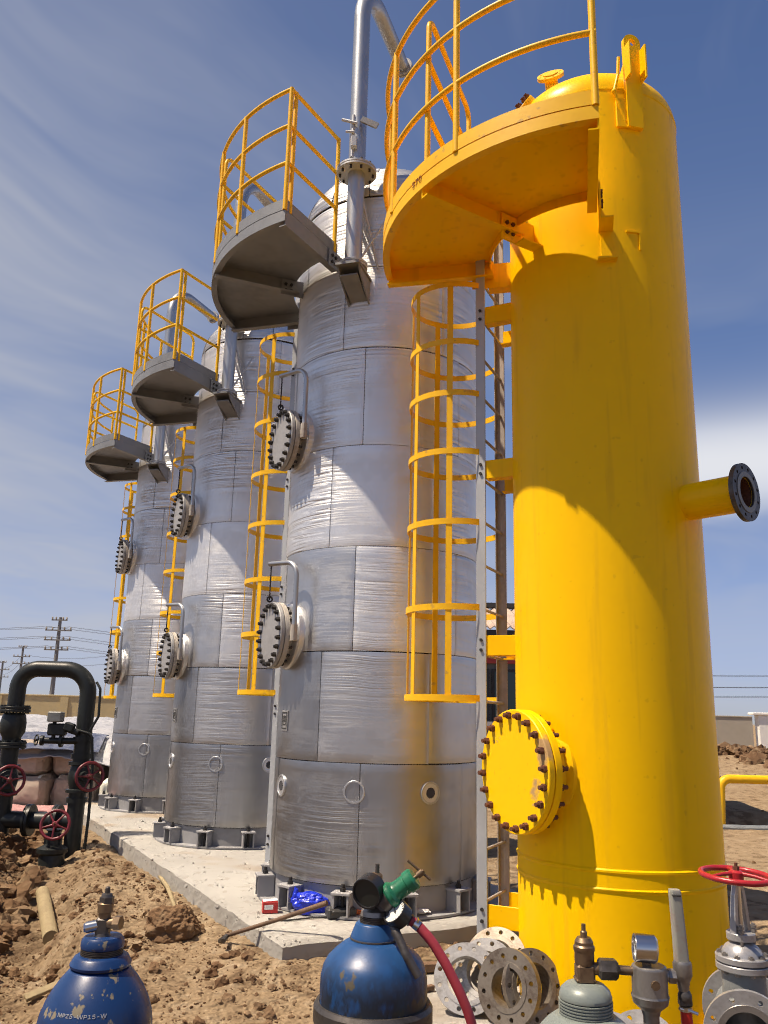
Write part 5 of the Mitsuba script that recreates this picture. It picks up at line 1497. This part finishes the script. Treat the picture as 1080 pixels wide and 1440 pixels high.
# ---------------------------------------------------------------- shed seen through the ladder
sd = thing('storage_shed', 'low dark shed with corrugated roof, seen between ladder and yellow vessel', 'shed')
x0, x1, yf = 1.0, 5.2, 15.2
put('wall', obox(((x0 + x1) / 2, yf + 1.6, 1.3), (x1 - x0, 3.0, 3.0)), MAT['shed_wall'], sd, False)
A = np.linspace(x0 - 0.25, x1 + 0.25, 121)
zr = 0.028 * np.sin(A * 2 * PI / 0.14)
up_, dn_ = np.stack([A, np.full_like(A, yf + 1.7), 3.50 + zr], 1), np.stack([A, np.full_like(A, yf - 0.45), 2.90 + zr], 1)
v_ = np.vstack([up_, dn_, up_ - [0, 0, 0.02], dn_ - [0, 0, 0.02]])
n = len(A)
i = np.arange(n - 1)
f = np.vstack([np.stack([i, i + n, i + n + 1, i + 1], 1), np.stack([i + 2 * n, i + 2 * n + 1, i + 3 * n + 1, i + 3 * n], 1), np.stack([i + n, i + 3 * n, i + 3 * n + 1, i + n + 1], 1)])
rf = put('roof', (v_, f), MAT['roof_sheet'], sd, False)
put('ridge_cap', cat(bar((x0 - 0.3, yf + 1.72, 3.56), (x1 + 0.3, yf + 1.72, 3.56), 0.26, 0.09)), MAT['shed_dark'], rf, False)
put('fascia', bar((x0 - 0.2, yf - 0.40, 2.80), (x1 + 0.2, yf - 0.40, 2.80), 0.05, 0.11), MAT['shed_dark'], sd, False)
put('red_sign_band', bar((x0, yf + 0.06, 2.36), (x1, yf + 0.06, 2.36), 0.08, 0.12), MAT['shed_red'], sd, False)
for i, xx in enumerate((1.35, 2.02, 2.69, 3.36, 4.03)):
    w = put('window', cat(obox((xx + 0.31, yf + 0.075, 1.75), (0.62, 0.06, 0.90))), MAT['shed_dark'], sd, False)
    put('pane', obox((xx + 0.31, yf + 0.035, 1.75), (0.54, 0.03, 0.80)), MAT['shed_glass'], w, False)
put('sill', bar((x0 + 0.05, yf + 0.04, 1.24), (x1 - 0.05, yf + 0.04, 1.24), 0.20, 0.07), MAT['white_trim'], sd, False)

# yellow pipe run and pit at the right
yp = thing('yellow_gas_pipe', 'yellow gas pipe rising from the pit and running right, past the vessel', 'pipe')
put('pipe', tube([V(5.66, 13.6, 0.505), V(16, 13.4, 0.52)], 0.066, 20), MAT['rail_yellow'], yp, 50)
put('elbow', tube(fillet([V(5.66, 13.6, 0.505), V(5.36, 13.6, 0.505), V(5.30, 13.6, -0.6)], 0.22, 8), 0.067, 20), MAT['rail_yellow'], yp, 50)
put('support', cat(bar((7.6, 13.5, -0.35), (7.6, 13.5, 0.44), 0.08, 0.08, (1, 0, 0)), bar((7.45, 13.5, 0.435), (7.75, 13.5, 0.435), 0.12, 0.02)), MAT['grey_paint'], yp, False)
k = put('sunken_pipe', tube([V(4.6, 14.4, -0.42), V(9.5, 14.9, -0.40)], 0.12, 20), MAT['pipe_black'], None, 50)
tag(k, 'black pipe lying in the pit below the yellow gas pipe', 'pipe')
k = put('pit_edge_slab', slab_mesh(V(6.6, 13.1), 2.2, -0.16, 0.16, -0.5, -0.12, V(1, 0.02), V(-0.02, 1), seed=21), MAT['pipe_grey'], None, 40)
tag(k, 'low concrete kerb along the pit at right', 'kerb')
